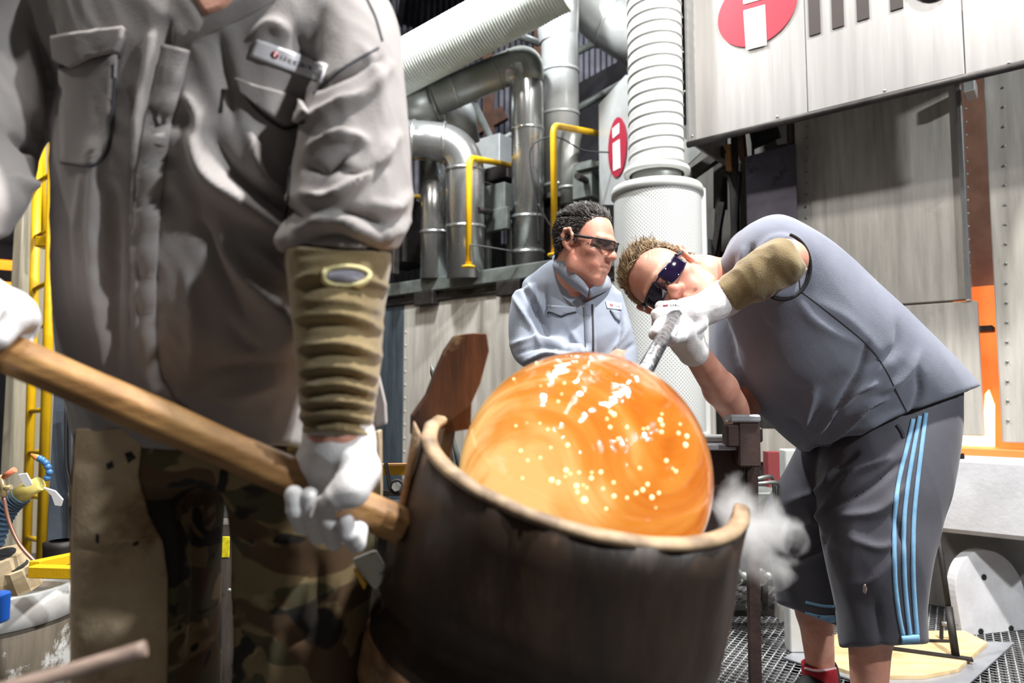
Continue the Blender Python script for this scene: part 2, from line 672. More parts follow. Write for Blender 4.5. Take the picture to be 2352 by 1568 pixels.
class Skin:
    """a surface that trims can be laid on"""
    def __init__(s, V, Q):
        s.last = 1.0
        s.b = BVHTree.FromPolygons([Vector(v) for v in V], [tuple(int(i) for i in q) for q in Q])
    def hit(s, px, py):
        r = unit(ray(px, py))
        loc, nor, i, d = s.b.ray_cast(Vector(CAMP), Vector(r))
        if loc is None:
            # next to the silhouette: take the nearest point of the surface
            loc, nor, i, d = s.b.find_nearest(Vector(CAMP + r * s.last))
        else:
            s.last = d
        nor = A(*nor)
        if nor @ r > 0: nor = -nor
        return A(*loc), nor
    def near(s, p):
        loc, nor, i, d = s.b.find_nearest(Vector(p))
        return A(*loc), A(*nor)

def trim(skin, poly, name, mat, parent, thick=0.003, lift=0.001, cuts=3, holes=None):
    """a flat piece of cloth or print laid on a surface; poly in pixels"""
    bm = bmesh.new()
    vs = [bm.verts.new((x, y, 0)) for x, y in poly]
    bm.faces.new(vs)
    bmesh.ops.triangulate(bm, faces=bm.faces)
    for _ in range(cuts):
        bmesh.ops.subdivide_edges(bm, edges=bm.edges[:], cuts=1, use_grid_fill=True)
        bmesh.ops.triangulate(bm, faces=bm.faces)
    bm.verts.index_update()
    pts = [(v.co.x, v.co.y) for v in bm.verts]
    tris = [[v.index for v in f.verts] for f in bm.faces]
    bm.free()
    return lay(skin, pts, tris, name, mat, parent, thick, lift)

def lay(skin, pts, tris, name, mat, parent, thick, lift):
    V, Nn = [], []
    for x, y in pts:
        l, n = skin.hit(x, y)
        V.append(l); Nn.append(n)
    V, Nn = np.array(V), np.array(Nn)
    top = V + Nn * (lift + thick)
    bot = V + Nn * lift * 0.2
    n = len(V)
    edge = {}
    for t in tris:
        for i in range(len(t)):
            a, b = t[i], t[(i + 1) % len(t)]
            edge[(a, b)] = edge.get((a, b), 0) + 1
    F = [tuple(t) for t in tris]
    F += [tuple(i + n for i in t)[::-1] for t in tris]
    F += [(a, a + n, b + n, b) for (a, b) in edge if (b, a) not in edge]
    mb = MB().add(np.concatenate([top, bot]), F, True)
    return mb.build(name, mat, parent)

def strip(skin, pl, w, name, mat, parent, thick=0.002, lift=0.001, n=8):
    """a band of pixel width w (number or per-point list) laid along a pixel polyline"""
    pl = np.asarray(pl, float)
    ww = np.full(len(pl), w, float) if np.isscalar(w) else np.asarray(w, float)
    q = smoothline(np.column_stack([pl, ww]), n)
    t = np.gradient(q[:, :2], axis=0)
    t /= np.linalg.norm(t, axis=1)[:, None] + 1e-9
    nn = np.column_stack([-t[:, 1], t[:, 0]])
    pts = []
    for i in range(len(q)):
        for s_ in (-0.5, 0, 0.5):
            pts.append(tuple(q[i, :2] + nn[i] * q[i, 2] * s_))
    F = []
    for i in range(len(q) - 1):
        for k in (0, 1):
            F.append([i * 3 + k, i * 3 + k + 1, (i + 1) * 3 + k + 1, (i + 1) * 3 + k])
    return lay(skin, pts, F, name, mat, parent, thick, lift)

def text_mesh(txt):
    """outline of a word as 2-D points and triangles, unit height, left-aligned"""
    cu = bpy.data.curves.new('tmp', 'FONT')
    cu.body = txt
    cu.size = 1.0
    cu.resolution_u = 3
    o = bpy.data.objects.new('tmp', cu)
    COL.objects.link(o)
    dg = bpy.context.evaluated_depsgraph_get()
    me = bpy.data.meshes.new_from_object(o.evaluated_get(dg))
    pts = [(v.co.x, v.co.y) for v in me.vertices]
    fs = [list(p.vertices) for p in me.polygons]
    bpy.data.objects.remove(o); bpy.data.curves.remove(cu); bpy.data.meshes.remove(me)
    return np.array(pts), fs

# ================================================================ materials
m_floor = M('concrete floor', (70, 68, 66), (48, 46, 45), 3, .9, bump=.4, bscale=60)
m_hall = M('dark hall cladding', (46, 45, 50), (30, 29, 33), 2, .8)
m_corr = M('corrugated sheet', (96, 96, 106), (66, 64, 74), 4, .6, .3)
m_rust = M('rusty beam', (96, 62, 44), (60, 42, 34), 9, .85)
m_sheet = M('galvanised sheet cladding', (200, 195, 186), (156, 151, 143), 5, .45, .12, stretch=(4, 4, .35), lo=.3, hi=.7, bump=.08, bscale=30, c3=(128, 122, 114), scale3=4, lo3=.62, hi3=.9)
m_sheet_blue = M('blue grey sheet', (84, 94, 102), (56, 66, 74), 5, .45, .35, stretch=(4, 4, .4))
m_hood = M('brushed hood metal', (160, 158, 156), (140, 138, 136), 4, .4, .45, stretch=(6, 6, .3), lo=.3, hi=.7, bump=.05, bscale=25, c3=(128, 125, 122), scale3=3, lo3=.66, hi3=.85)
m_steel_dark = M('blackened steel', (58, 54, 52), (36, 33, 32), 10, .55, .5, bump=.2, bscale=90)
m_steel_rust = M('brown oxidised steel', (74, 56, 52), (52, 40, 38), 12, .6, .3, bump=.2, bscale=80)
m_steel_blue = M('heat blued plate', (98, 96, 108), (74, 68, 76), 4, .42, .5, c3=(56, 50, 58), scale3=5, lo3=.58, hi3=.66)
m_chrome = M('polished duct metal', (212, 214, 214), (190, 192, 192), 3, .2, .88, rough2=.3, bump=.05, bscale=6)
m_zinc = M('grey painted duct', (158, 160, 156), (140, 142, 138), 5, .4, .55, c3=(112, 112, 108), scale3=4, lo3=.6, hi3=.9)
m_zinc_pale = M('pale zinc duct', (200, 203, 203), (178, 182, 182), 5, .34, .4, c3=(160, 152, 146), scale3=3, lo3=.6, hi3=.8)
m_white = M('white enamel', (194, 195, 192), (182, 183, 180), 5, .45)
m_flex = M('pale ribbed duct skin', (206, 211, 203), (188, 194, 186), 7, .6)
m_yellow = M('yellow safety paint', (236, 190, 22), (222, 172, 14), 8, .42, bump=.1, c3=(150, 112, 30), scale3=30, lo3=.72, hi3=.78)
m_machine = M('grey green machine paint', (112, 118, 114), (84, 88, 86), 7, .5, .2)
m_red = M('crimson print', (158, 12, 40), rough=.5)
m_red_dull = M('dull crimson print', (152, 32, 56), rough=.45)
m_print_white = M('white print', (236, 238, 240), rough=.45)
m_letter = M('dark bronze lettering', (34, 28, 26), (52, 38, 30), 3, .6, .0)
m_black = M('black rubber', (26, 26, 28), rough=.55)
m_cable = M('dark cable', (46, 46, 48), rough=.5)
m_wood_brown = M('warm timber', (168, 122, 72), (140, 98, 56), 8, .7, stretch=(1, 1, 4))
m_refract = M('white refractory board', (200, 200, 203), (178, 177, 179), 6, .9, bump=.25, bscale=60, c3=(168, 164, 160), scale3=3, lo3=.6, hi3=.8)
m_concrete = M('stained pale concrete', (140, 137, 135), (116, 112, 110), 5, .9, bump=.3, bscale=40, c3=(92, 84, 78), scale3=3.2, lo3=.56, hi3=.72)
m_ply = M('plywood sheet', (222, 194, 146), (200, 170, 122), 4, .6, stretch=(1, 6, 1), c3=(160, 128, 88), scale3=5, lo3=.62, hi3=.72)
m_plate = M('bright metal plate', (190, 193, 198), (168, 170, 176), 6, .35, .6)

# ================================================================ hall shell
mb = MB(); mb.box((0, 3.5, -.09), (7, 0, 0), (0, 6.5, 0), (0, 0, .05)); floor = struct(mb, 'floor', m_floor)
mb = MB(); mb.box((0, 3.5, 7.4), (7, 0, 0), (0, 6.5, 0), (0, 0, .05)); struct(mb, 'ceiling', m_hall)
mb = MB(); mb.box((0, 10.0, 3.6), (7, 0, 0), (0, .05, 0), (0, 0, 3.8)); wall_back = struct(mb, 'wall_back', m_hall)
mb = MB(); mb.box((-7, 3.5, 3.6), (.05, 0, 0), (0, 6.5, 0), (0, 0, 3.8)); struct(mb, 'wall_left', m_hall)
mb = MB(); mb.box((7, 3.5, 3.6), (.05, 0, 0), (0, 6.5, 0), (0, 0, 3.8)); struct(mb, 'wall_right', m_hall)

# expanded-metal walkway: every strand is real, too many to count
def grating(x0, x1, y0, y1, wx=.04, wy=.02, w=.0048):
    V, Fq = [], []
    nx, ny = int((x1 - x0) / wx), int((y1 - y0) / wy)
    ang = .22
    ca, sa = math.cos(ang), math.sin(ang)
    cx, cy = (x0 + x1) / 2, (y0 + y1) / 2
    def strand(a, b):
        d = (b - a); L = math.hypot(*d); nn = A(-d[1], d[0]) / L * w
        n = len(V)
        for q, s_ in ((a, 1), (a, -1), (b, -1), (b, 1)):
            p = q + nn * s_ * .5 - A(cx, cy)
            p = A(p[0] * ca - p[1] * sa, p[0] * sa + p[1] * ca) + A(cx, cy)
            V.append((p[0], p[1], 0.0)); 
        for k in range(4):
            x, y, z = V[n + k]
            V.append((x, y, -.006))
        Fq.extend([(n, n + 1, n + 2, n + 3), (n, n + 4, n + 5, n + 1), (n + 2, n + 6, n + 7, n + 3)])
    for j in range(ny):
        for i in range(nx):
            x, y = x0 + i * wx + (wx / 2 if j % 2 else 0), y0 + j * wy
            c = A(x, y)
            strand(c, c + A(wx / 2, wy)); strand(c, c + A(-wx / 2, wy))
    return np.array(V), np.array(Fq)
gv, gf = grating(.35, 2.75, 1.75, 3.75)
m_grate = M('worn walkway steel', (190, 192, 194), (140, 140, 142), 6, .45, .3)
g = link('walkway_grating', mesh_np('walkway_grating', gv, gf), m_grate, floor, smooth=False)
tag(g, kind='stuff')

# corrugated cladding strips, rusty girders and braces far behind the ducts
def far(px, py, d): return P(px, py, d)
mb = MB()
k = 0
for px in range(905, 1440, 13):
    m = MB()
    a, b = far(px, 560, 8.6), far(px, -60, 8.6)
    m.bar(a, b, .05, .03, up=(0, 1, 0))
    m.build('cladding_strip', m_corr, wall_back)
for (x0, y0, x1, y1, w) in ((1118, -20, 1128, 620, .12), (1240, -20, 1236, 300, .13), (1085, 300, 1160, 260, .16), (1050, 420, 1150, 330, .2), (1340, -40, 1420, -10, .2), (930, 40, 1010, 60, .14)):
    m = MB(); m.bar(far(x0, y0, 8.2), far(x1, y1, 8.2), w, .1, up=(0, 1, 0)); m.build('girder', m_rust, wall_back)
for i, (x0, y0, x1, y1) in enumerate(((1090, 240, 1180, 430), (1085, 360, 1175, 310), (1325, 120, 1432, 68), (1325, 250, 1432, 190), (1160, 70, 1240, 100))):
    m = MB(); m.tube([far(x0, y0, 6.6), far(x1, y1, 6.6)], .035, 8)
    m.build('brace_pipe', m_machine, wall_back)
mb = MB()                                                       # corrugated roof light upper left
n = 26
for i in range(n):
    a = P(915 + 190 * i / n, 70 - 60 * abs(i / n - .3) + (6 if i % 2 else -6), 7.8)
    mb.v.append(tuple(a))
for i in range(n):
    a = P(930 + 165 * i / n, -60 + (6 if i % 2 else -6), 6.6)
    mb.v.append(tuple(a))
for i in range(n - 1):
    mb.f.append((i, i + 1, n + i + 1, n + i)); mb.sm.append(False)
o = single(mb, 'roof_sheet', m_corr, 'corrugated pale roof sheet at the top above the ribbed duct', 'roof sheet')
md = o.modifiers.new('t', 'SOLIDIFY'); md.thickness = .02
# sloped dark roof plane behind the sign cabinet
mb = MB(); mb.prism([P(1325, 480, 7.6), P(1330, 190, 7.6), P(1440, 130, 7.0), P(1450, 480, 7.0)], (0, .06, 0))
single(mb, 'roof_panel', m_hall, 'dark sloping roof panel behind the white sign cabinet', 'panel')

# ================================================================ low furnace clad in sheet metal (behind the shirted man)
base = thing('furnace_base', WP(sp(1150), 0, 0), 'low furnace wall clad in grey sheet metal with a beam along its top', 'furnace')
ztop = zp(1140, 648)
edges = [640, 925, 1141, 1400, 1640]
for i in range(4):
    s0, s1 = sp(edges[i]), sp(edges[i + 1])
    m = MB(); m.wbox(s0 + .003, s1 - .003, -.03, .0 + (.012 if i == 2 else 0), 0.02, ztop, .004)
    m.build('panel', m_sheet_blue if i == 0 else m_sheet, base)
rv = MB()
for j in range(14):
    z = .15 + j * .1
    rv.ball(WP(sp(925) + .03, .002, z), .007, 4)
rv.build('rivets', m_sheet, base, kind='stuff')
s0, s1 = sp(780), sp(1640)
zb = zp(1280, 598)
m = MB(); m.wbox(s0, s1, -.1, .05, zb - .1, zb, .008); m.build('beam', m_machine, base)
m = MB(); m.wbox(s0, s1, -.25, .02, zb - .17, zb - .11, .006); m.build('shelf_edge', m_steel_dark, base)
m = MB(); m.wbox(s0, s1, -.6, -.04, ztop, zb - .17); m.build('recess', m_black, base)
m = MB(); m.wbox(s0, s1, -2.4, -.1, zb - .1, zb - .05); m.build('platform', m_steel_dark, base)
for px in (985, 1180, 1300):
    m = MB(); s_ = sp(px); m.wbox(s_ - .1, s_ + .1, -.05, .07, zb - .2, zb - .1, .006); m.build('bracket', m_steel_dark, base)

# ================================================================ ducts
def duct(name, pts, r, mat, label, bands=(), rad=.2, n=28, cat='duct', band_mat=None, base_pt=None):
    t = thing(name, pts[0] if base_pt is None else base_pt, label, cat)
    q = fillet(pts, rad, 10)
    mb = MB(); mb.tube(q, r, n); mb.build('pipe', mat, t)
    for (i, f) in bands:
        a, b = np.asarray(pts[i]), np.asarray(pts[i + 1])
        m = MB(); d = unit(b - a); c = a + (b - a) * f
        m.lathe(c - d * .012, d, [(r * .98, 0), (r + .006, .002), (r + .008, .012), (r + .006, .022), (r * .98, .024)], n)
        m.build('band', band_mat or mat, t)
    return t

# big ribbed flexible duct running up to the right
t = thing('ribbed_duct', P(880, 185, 4.9), 'long pale ribbed duct slanting up across the top', 'duct')
a, b = P(860, 190, 5.0), P(1290, -40, 4.4)
L = np.linalg.norm(b - a); nn = 72
rr = []
pts = []
for i in range(nn * 4 + 1):
    f = i / (nn * 4)
    pts.append(a + (b - a) * f)
    rr.append(.172 + .0065 * math.cos(i * math.pi / 2))
mb = MB(); mb.tube(pts, np.array(rr), 36); mb.build('ribbed_skin', m_flex, t)

duct('elbow_duct', [P(1213, 640, 5.0), P(1211, 138, 5.0), P(1000, 228, 5.05)], .116, m_chrome, 'shiny duct that rises and bends left with a grey elbow', [(0, .12), (0, .28), (0, .68)], .24)
m = MB(); m.tube(fillet([P(1211.5, 190, 5.0), P(1211, 138, 5.0), P(1000, 228, 5.05)], .24, 12), .1185, 32)
tt = [o for o in COL.objects if o.name == 'elbow_duct'][0]
m.build('painted_elbow', m_zinc, tt)
for f in (.14, .32, .78):
    c0, c1 = P(1211, 138, 5.0), P(1000, 228, 5.05)
    mm = MB(); d = unit(c1 - c0); mm.lathe(c0 + (c1 - c0) * f, d, [(.117, 0), (.1235, .003), (.1235, .014), (.117, .017)], 30); mm.build('band', m_zinc, tt)
duct('junction_duct', [P(880, 268, 5.2), P(1010, 228, 5.15)], .165, m_zinc, 'wide grey duct with a round collar feeding the bent duct', [(0, .93)], .1)
duct('swan_neck_duct', [P(1000, 240, 5.4), P(1050, 250, 5.4), P(1062, 330, 5.5)], .14, m_zinc_pale, 'pale crumpled duct bend behind the collar', [], .2)
duct('tall_pale_duct', [P(1290, 470, 5.2), P(1285, 60, 5.2), P(1283, -60, 5.2)], .138, m_zinc_pale, 'tall pale zinc duct with seams beside the shiny duct', [(0, .1), (0, .5), (0, .74)], .1)
tt = [o for o in COL.objects if o.name == 'tall_pale_duct'][0]
m = MB(); c = P(1282, 100, 5.2); m.lathe(c, unit(P(1281, -60, 5.2) - c), [(.138, 0), (.152, .08), (.155, .2), (.155, .62)], 32); m.build('sleeve', m_zinc_pale, tt)
m = MB(); m.disc(P(1287, 462, 5.15), (0, 0, 1), .185, .05); m.build('flange', m_steel_dark, tt)
m = MB(); m.lathe(P(1287, 600, 5.15), (0, 0, 1), [(.14, 0), (.14, .42), (.13, .43)], 28); m.build('lower_pipe', m_steel_dark, tt)
duct('side_pipe', [P(1307, 470, 5.0), P(1307, 345, 5.0), P(1316, 300, 5.05)], .07, m_zinc, 'short zinc pipe standing in front of the tall pale duct', [(0, .3)], .1)
duct('knee_duct', [P(900, 318, 4.9), P(1068, 330, 4.9), P(1070, 640, 4.9)], .135, m_chrome, 'shiny knee duct turning down behind the yellow rail', [(0, .3), (0, .72), (1, .2), (1, .62)], .22)
duct('standing_duct', [P(998, 640, 5.15), P(998, 330, 5.15)], .105, m_chrome, 'dark mirrored duct standing next to the knee duct', [(0, .34), (0, .95)], .1)
duct('curved_duct', [P(1300, -140, 5.8), P(1350, 20, 5.7), P(1500, 110, 5.6)], .215, m_zinc_pale, 'big pale curved duct at the top behind the spiral pipe', [(0, .8), (1, .35)], .35)

# yellow railings on the platform
def railing(pts, label, r=.021):
    t = thing('safety_rail', pts[0], label, 'railing', 'yellow rails on the furnace platform')
    m = MB(); m.tube(fillet(pts, .06, 8), r, 14); m.build('rail', m_yellow, t)
    m = MB(); m.disc(pts[0], (0, 0, 1), .045, .012); m.build('foot', m_yellow, t)
railing([P(1076, 612, 4.62), P(1078, 362, 4.62), P(1176, 380, 5.4)], 'yellow safety rail in front of the shiny knee duct')
railing([P(1274, 585, 4.35), P(1271, 288, 4.35), P(1385, 308, 5.0)], 'taller yellow safety rail near the sign cabinet')
m = MB(); m.tube([P(880, 452, 5.2), P(972, 452, 5.6)], .02, 10); single(m, 'rail_stub', m_yellow, 'short yellow rail end just right of the grey sleeve', 'railing')

# platform machinery
def machine(name, boxes, mat, label, cat, extras=()):
    t = thing(name, boxes[0][0], label, cat)
    for nm, c, sz in [(('housing', 'cover', 'leg', 'leg', 'leg')[min(i, 4)], b[0], b[1]) for i, b in enumerate(boxes)]:
        m = MB(); m.box(c, WU * sz[0] / 2, WN * sz[1] / 2, WZ * sz[2] / 2, .006); m.build(nm, mat, t)
    for nm, fn, mt in extras:
        m = MB(); fn(m); m.build(nm, mt, t)
    return t
machine('valve_cabinet', [(P(1150, 462, 5.1), (.24, .2, .2)), (P(1143, 505, 4.98), (.2, .04, .16)), (P(1122, 575, 5.1), (.035, .04, .4)), (P(1172, 575, 5.1), (.05, .04, .4))], m_machine,
        'grey green metal box on legs between the two shiny ducts', 'machine', [('shaft', lambda m: m.tube([P(1128, 487, 4.95), P(1098, 482, 4.8)], .022, 12), m_steel_dark)])
machine('damper_box', [(P(1352, 420, 4.95), (.16, .18, .26)), (P(1352, 384, 4.85), (.18, .06, .04)), (P(1335, 495, 4.95), (.03, .04, .2)), (P(1368, 495, 4.95), (.03, .04, .2))], m_machine,
        'grey green damper box with round shaft beside the sign cabinet', 'machine', [('shaft', lambda m: m.tube([P(1345, 414, 4.85), P(1326, 404, 4.7)], .024, 12), m_steel_dark)])
machine('dark_gear_unit', [(P(930, 540, 5.5), (.3, .3, .5)), (P(920, 470, 5.3), (.26, .1, .08)), (P(905, 585, 5.2), (.06, .06, .3))], m_steel_dark, 'dark machinery on the platform right of the grey sleeve', 'machine')
machine('motor_block', [(P(1092, 545, 5.6), (.3, .3, .84)), (P(1130, 410, 5.9), (.5, .2, .12))], m_steel_dark, 'dark machine block in shadow behind the knee duct', 'machine')
machine('wrapped_bundle', [(P(1130, 360, 6.2), (.34, .2, .3)), (P(1125, 395, 6.0), (.3, .1, .1))], m_zinc_pale, 'pale foil wrapped bundle behind the yellow rail', 'bundle')
for i, (pts, lb) in enumerate((([(1238, 560), (1232, 470), (1218, 380), (1222, 335), (1255, 316), (1290, 318), (1340, 345), (1400, 350)], 'thin black cable looping from shiny duct to sign cabinet'),
                               ([(1236, 468), (1262, 515), (1290, 545), (1320, 560)], 'thin grey wire slanting behind the taller yellow rail'),
                               ([(1080, 600), (1080, 570), (1090, 563), (1180, 577)], 'thin wire from the yellow rail foot to the shiny duct'))):
    m = MB(); m.tube(smoothline([P(x, y, 4.55) for x, y in pts], 8), .005, 6)
    single(m, 'cable', m_cable, lb, 'cable')

# ================================================================ sign cabinet with the small logo
cab = thing('sign_cabinet', P(1415, 480, 4.6), 'pale metal cabinet with a narrow red oval sign marked i', 'cabinet')
prof = [P(1377, 470, 4.75), P(1375, 240, 4.75), P(1437, 172, 4.45), P(1470, 172, 4.3), P(1470, 470, 4.3)]
m = MB(); m.prism(prof, A(.1, .35, 0)); m.build('body', m_zinc_pale, cab)
def on_cab(px, py):
    n = np.cross(prof[4] - prof[0], prof[1] - prof[0]); n = unit(n)
    r = ray(px, py)
    return CAMP + r * (((prof[0] - CAMP) @ n) / (r @ n)) - n * .004 * np.sign(n @ r)
def cab_poly(pts, name, mat, h, parent):
    nn = unit(np.cross(prof[4] - prof[0], prof[1] - prof[0])); nn = nn * -np.sign(nn @ FWD)
    m = MB(); m.prism([on_cab(x, y) for x, y in pts], nn * h); return m.build(name, mat, parent)
ov = [(1420 + 21 * math.cos(t) + 3 * math.sin(t), 338 - 69 * math.sin(t)) for t in np.linspace(0, 2 * math.pi, 40, endpoint=False)]
sg = cab_poly(ov, 'logo_disc', m_red_dull, .004, cab)
cab_poly([(1410, 296), (1425, 283), (1425, 306), (1411, 318)], 'letter_dot', m_print_white, .008, sg)
cab_poly([(1411, 330), (1426, 320), (1428, 385), (1412, 393)], 'letter_stem', m_print_white, .008, sg)

# ================================================================ spiral pipe and perforated filter drum
flt = thing('filter_drum', RP(1513, 1010, .5) * A(1, 1, 0), 'white perforated filter drum under a spiral wound white pipe', 'filter')
ctr = RP(1513, 700, .5)
def drum_z(py): return CAMP[2] + (RP(1513, py, .5)[2] - CAMP[2])
R1 = np.linalg.norm(RP(1618, 700, .5) - RP(1408, 700, .5)) / 2 * .86
zt, zbm = drum_z(446), drum_z(1003)
m_perf = bpy.data.materials.new('perforated white sheet'); m_perf.use_nodes = True
_n, _l = m_perf.node_tree.nodes, m_perf.node_tree.links
_b = _n['Principled BSDF']; _b.inputs['Roughness'].default_value = .45
_uv = _n.new('ShaderNodeUVMap'); _v = _n.new('ShaderNodeTexVoronoi'); _v.voronoi_dimensions = '2D'; _v.inputs['Scale'].default_value = 1.0; _v.inputs['Randomness'].default_value = 0.0
_mp = _n.new('ShaderNodeMapping'); _mp.inputs['Rotation'].default_value = (0, 0, math.radians(45))
_r = _n.new('ShaderNodeValToRGB'); _r.color_ramp.elements[0].position = .22; _r.color_ramp.elements[1].position = .34
_r.color_ramp.elements[0].color = lin((132, 133, 132)); _r.color_ramp.elements[1].color = lin((194, 196, 194))
_bp = _n.new('ShaderNodeBump'); _bp.inputs['Strength'].default_value = .5; _bp.inputs['Distance'].default_value = .003
_l.new(_uv.outputs['UV'], _mp.inputs['Vector']); _l.new(_mp.outputs['Vector'], _v.inputs['Vector']); _l.new(_v.outputs['Distance'], _r.inputs['Fac']); _l.new(_r.outputs['Color'], _b.inputs['Base Color']); _l.new(_r.outputs['Color'], _bp.inputs['Height']); _l.new(_bp.outputs['Normal'], _b.inputs['Normal'])
c0 = A(ctr[0], ctr[1], 0)
nseg = 64
mb = MB()
mb.lathe(c0, (0, 0, 1), [(R1, zbm), (R1, (zt + zbm) / 2), (R1, zt)], nseg)
o = mb.build('perforated_wall', m_perf, flt)
uvl = o.data.uv_layers.new(name='UVMap')
for lp in o.data.loops:
    co = o.data.vertices[lp.vertex_index].co
    ang = math.atan2(-(co.x - c0[0]), -(co.y - c0[1]))        # seam at the back, away from the hall
    uvl.data[lp.index].uv = (ang * R1 / .0125, co.z / .0125)
for p in o.data.polygons:                                       # close the wrap at the seam
    us = [uvl.data[i].uv.x for i in p.loop_indices]
    if max(us) - min(us) > 20:
        for i in p.loop_indices:
            if uvl.data[i].uv.x < 0: uvl.data[i].uv.x += 2 * math.pi * R1 / .0125
m = MB(); m.lathe(c0, (0, 0, 1), [(R1 * .55, zt + .03), (R1 * .9, zt + .035), (R1 + .004, zt + .028), (R1 + .012, zt + .012), (R1 + .012, zt - .016), (R1 - .004, zt - .02)], nseg); m.build('top_rim', m_white, flt)
m = MB(); m.lathe(c0, (0, 0, 1), [(R1 - .004, zbm + .03), (R1 + .01, zbm + .028), (R1 + .01, zbm - .02), (R1 * .5, zbm - .02)], nseg); m.build('bottom_rim', m_white, flt)
sr = RP(1607, 700, .5) - RP(1513, 700, .5)
e = A(ctr[0], ctr[1], 0) + unit(A(1, -.12, 0)) * (R1 + .002)
m = MB(); m.box(A(e[0], e[1], (zt + zbm) / 2), A(.02, 0, 0), A(0, .012, 0), WZ * (zt - zbm + .05) / 2, .005); m.build('edge_strip', m_white, flt)
m = MB(); m.lathe(c0, (0, 0, 1), [(R1 * .6, zbm), (R1 * .6, .02), (R1 * .9, .02), (R1 * .9, 0)], 32); m.build('pedestal', m_steel_dark, flt)
rs = np.linalg.norm(RP(1555, 300, .5) - RP(1430, 300, .5)) / 2 * .86
zf, zn, zhi = drum_z(397), drum_z(438), 3.6
m = MB(); m.lathe(c0, (0, 0, 1), [(rs * .88, zn - .05), (rs * .9, zn + .02), (rs * .86, zn + .03), (rs * .9, zn + .045), (rs * .9, zf)], 40); m.build('neck', m_zinc, flt)
m = MB(); m.lathe(c0, (0, 0, 1), [(rs, zf - .012), (rs * 1.2, zf - .012), (rs * 1.22, zf), (rs * 1.2, zf + .014), (rs, zf + .016)], 44); m.build('flange', m_white, flt)
V, Fq = [], []
nz, nt = 420, 48
pitch = .058
for i in range(nz):
    z = zf + .01 + (zhi - zf) * i / (nz - 1)
    for k in range(nt):
        t = 2 * math.pi * k / nt
        ph = ((z / pitch) - t / (2 * math.pi)) % 1.0
        groove = math.exp(-((ph - .5) / .07) ** 2)
        ridge = math.exp(-((ph - .66) / .07) ** 2)
        r = rs - .005 * groove + .004 * ridge
        V.append((c0[0] + r * math.cos(t), c0[1] + r * math.sin(t), z))
for i in range(nz - 1):
    for k in range(nt):
        Fq.append((i * nt + k, i * nt + (k + 1) % nt, (i + 1) * nt + (k + 1) % nt, (i + 1) * nt + k))
obj_np('spiral_pipe', np.array(V), np.array(Fq), m_white, flt)

# ================================================================ extraction hood with the big logo
TH = .42
hs0, hs1 = sp(1578, TH, 325), sp(2520, TH, 200)
hz0 = zp(1580, 326, TH)
hood = thing('extraction_hood', WP(hs0, TH, hz0), 'big brushed metal extraction hood carrying a red round sign and lettering', 'hood')
sheets = [hs0, sp(1852, TH, 150), sp(2213, TH, 100), hs1]
for i in range(3):
    m = MB(); m.wbox(sheets[i] + .001, sheets[i + 1] - .001, TH - .012, TH + (.003 if i == 1 else 0), hz0, 3.5, .003); m.build('front_sheet', m_hood, hood)
m = MB(); m.wbox(hs0 - .002, hs0 + .012, -.05, TH, hz0 + .0, 3.5, .003); m.build('side_sheet', m_hood, hood)
m = MB(); m.tube([WP(hs0, TH - .005, hz0 - .012), WP(hs1, TH - .005, hz0 - .012)], .016, 12); m.build('bottom_rail', m_steel_dark, hood)
m = MB(); m.wbox(hs0, hs1, -.05, TH - .02, hz0 + .25, hz0 + .27); m.build('ceiling_sheet', m_steel_dark, hood)
rv = MB()
for px, py in ((1590, 312), (1785, 268), (2032, 208), (2318, 144), (1572, 210), (1568, 120), (1566, 40)):
    rv.ball(RP(px, py, TH + .002), .006, 5)
rv.build('rivets', m_zinc, hood, kind='stuff')
def hood_poly(pts, name, mat, parent, h=.004, lift=.003):
    m = MB(); m.prism([RP(x, y, TH + lift) for x, y in pts], WN * h); return m.build(name, mat, parent)
# the disc is a true circle on the sheet
dc = RP(1737, 22, TH + .003)
dr = np.linalg.norm(RP(1827, 0, TH) - RP(1647, 42, TH)) / 2
m = MB(); m.prism([dc + dr * (WU * math.cos(t) + WZ * math.sin(t) * .93) for t in np.linspace(0, 2 * math.pi, 64, endpoint=False)], WN * .004)
sg = m.build('logo_disc', m_red, hood)
hood_poly([(1708, 25), (1757, 11), (1761, 103), (1714, 115)], 'letter_stem', m_print_white, sg, lift=.008, h=.002)
hood_poly([(1706, -22), (1755, -36), (1757, -4), (1708, 10)], 'letter_dot', m_print_white, sg, lift=.008, h=.002)
sw = np.linalg.norm(RP(1887, 78, TH) - RP(1861, 84, TH))
zl = zp(1875, 80, TH)
def letter(shapes):
    m = MB()
    for (s0_, s1_, z0, z1) in shapes: m.wbox(s0_, s1_, TH + .003, TH + .009, z0, z1)
    return m.build('letter', m_letter, hood)
sl = [sp(x, TH, 60) for x in (1872, 1926, 1984, 2062)]
letter([(sl[0] - sw / 2, sl[0] + sw / 2, zl, zl + .26), (sl[0] - sw / 2, sl[0] + sw / 2, zl + .31, zl + .37)])
letter([(sl[1] - sw / 2, sl[1] + sw / 2, zl, zl + .26), (sl[1] - sw / 2, sl[1] + sw / 2, zl + .31, zl + .37)])
letter([(sl[2] - sw / 2, sl[2] + sw / 2, zl, zl + .37), (sl[2] - sw, sl[2] + sw, zl + .22, zl + .26)])
letter([(sl[3] - sw / 2, sl[3] + sw / 2, zl, zl + .37), (sl[3] - sw, sl[3] + sw, zl + .22, zl + .26)])
def bowl(s_, z_):
    m = MB(); pts = [WP(s_ + .085 * math.cos(t), TH + .006, z_ + .125 * math.sin(t)) for t in np.linspace(0, 2 * math.pi, 28, endpoint=False)]
    m.tube(pts, .02, 8, closed=True); m.wbox(s_ + .07, s_ + .07 + sw, TH + .003, TH + .009, z_ - .13, z_ + .13); return m.build('letter', m_letter, hood)
bowl(sp(2150, TH, 0), zl + .13)
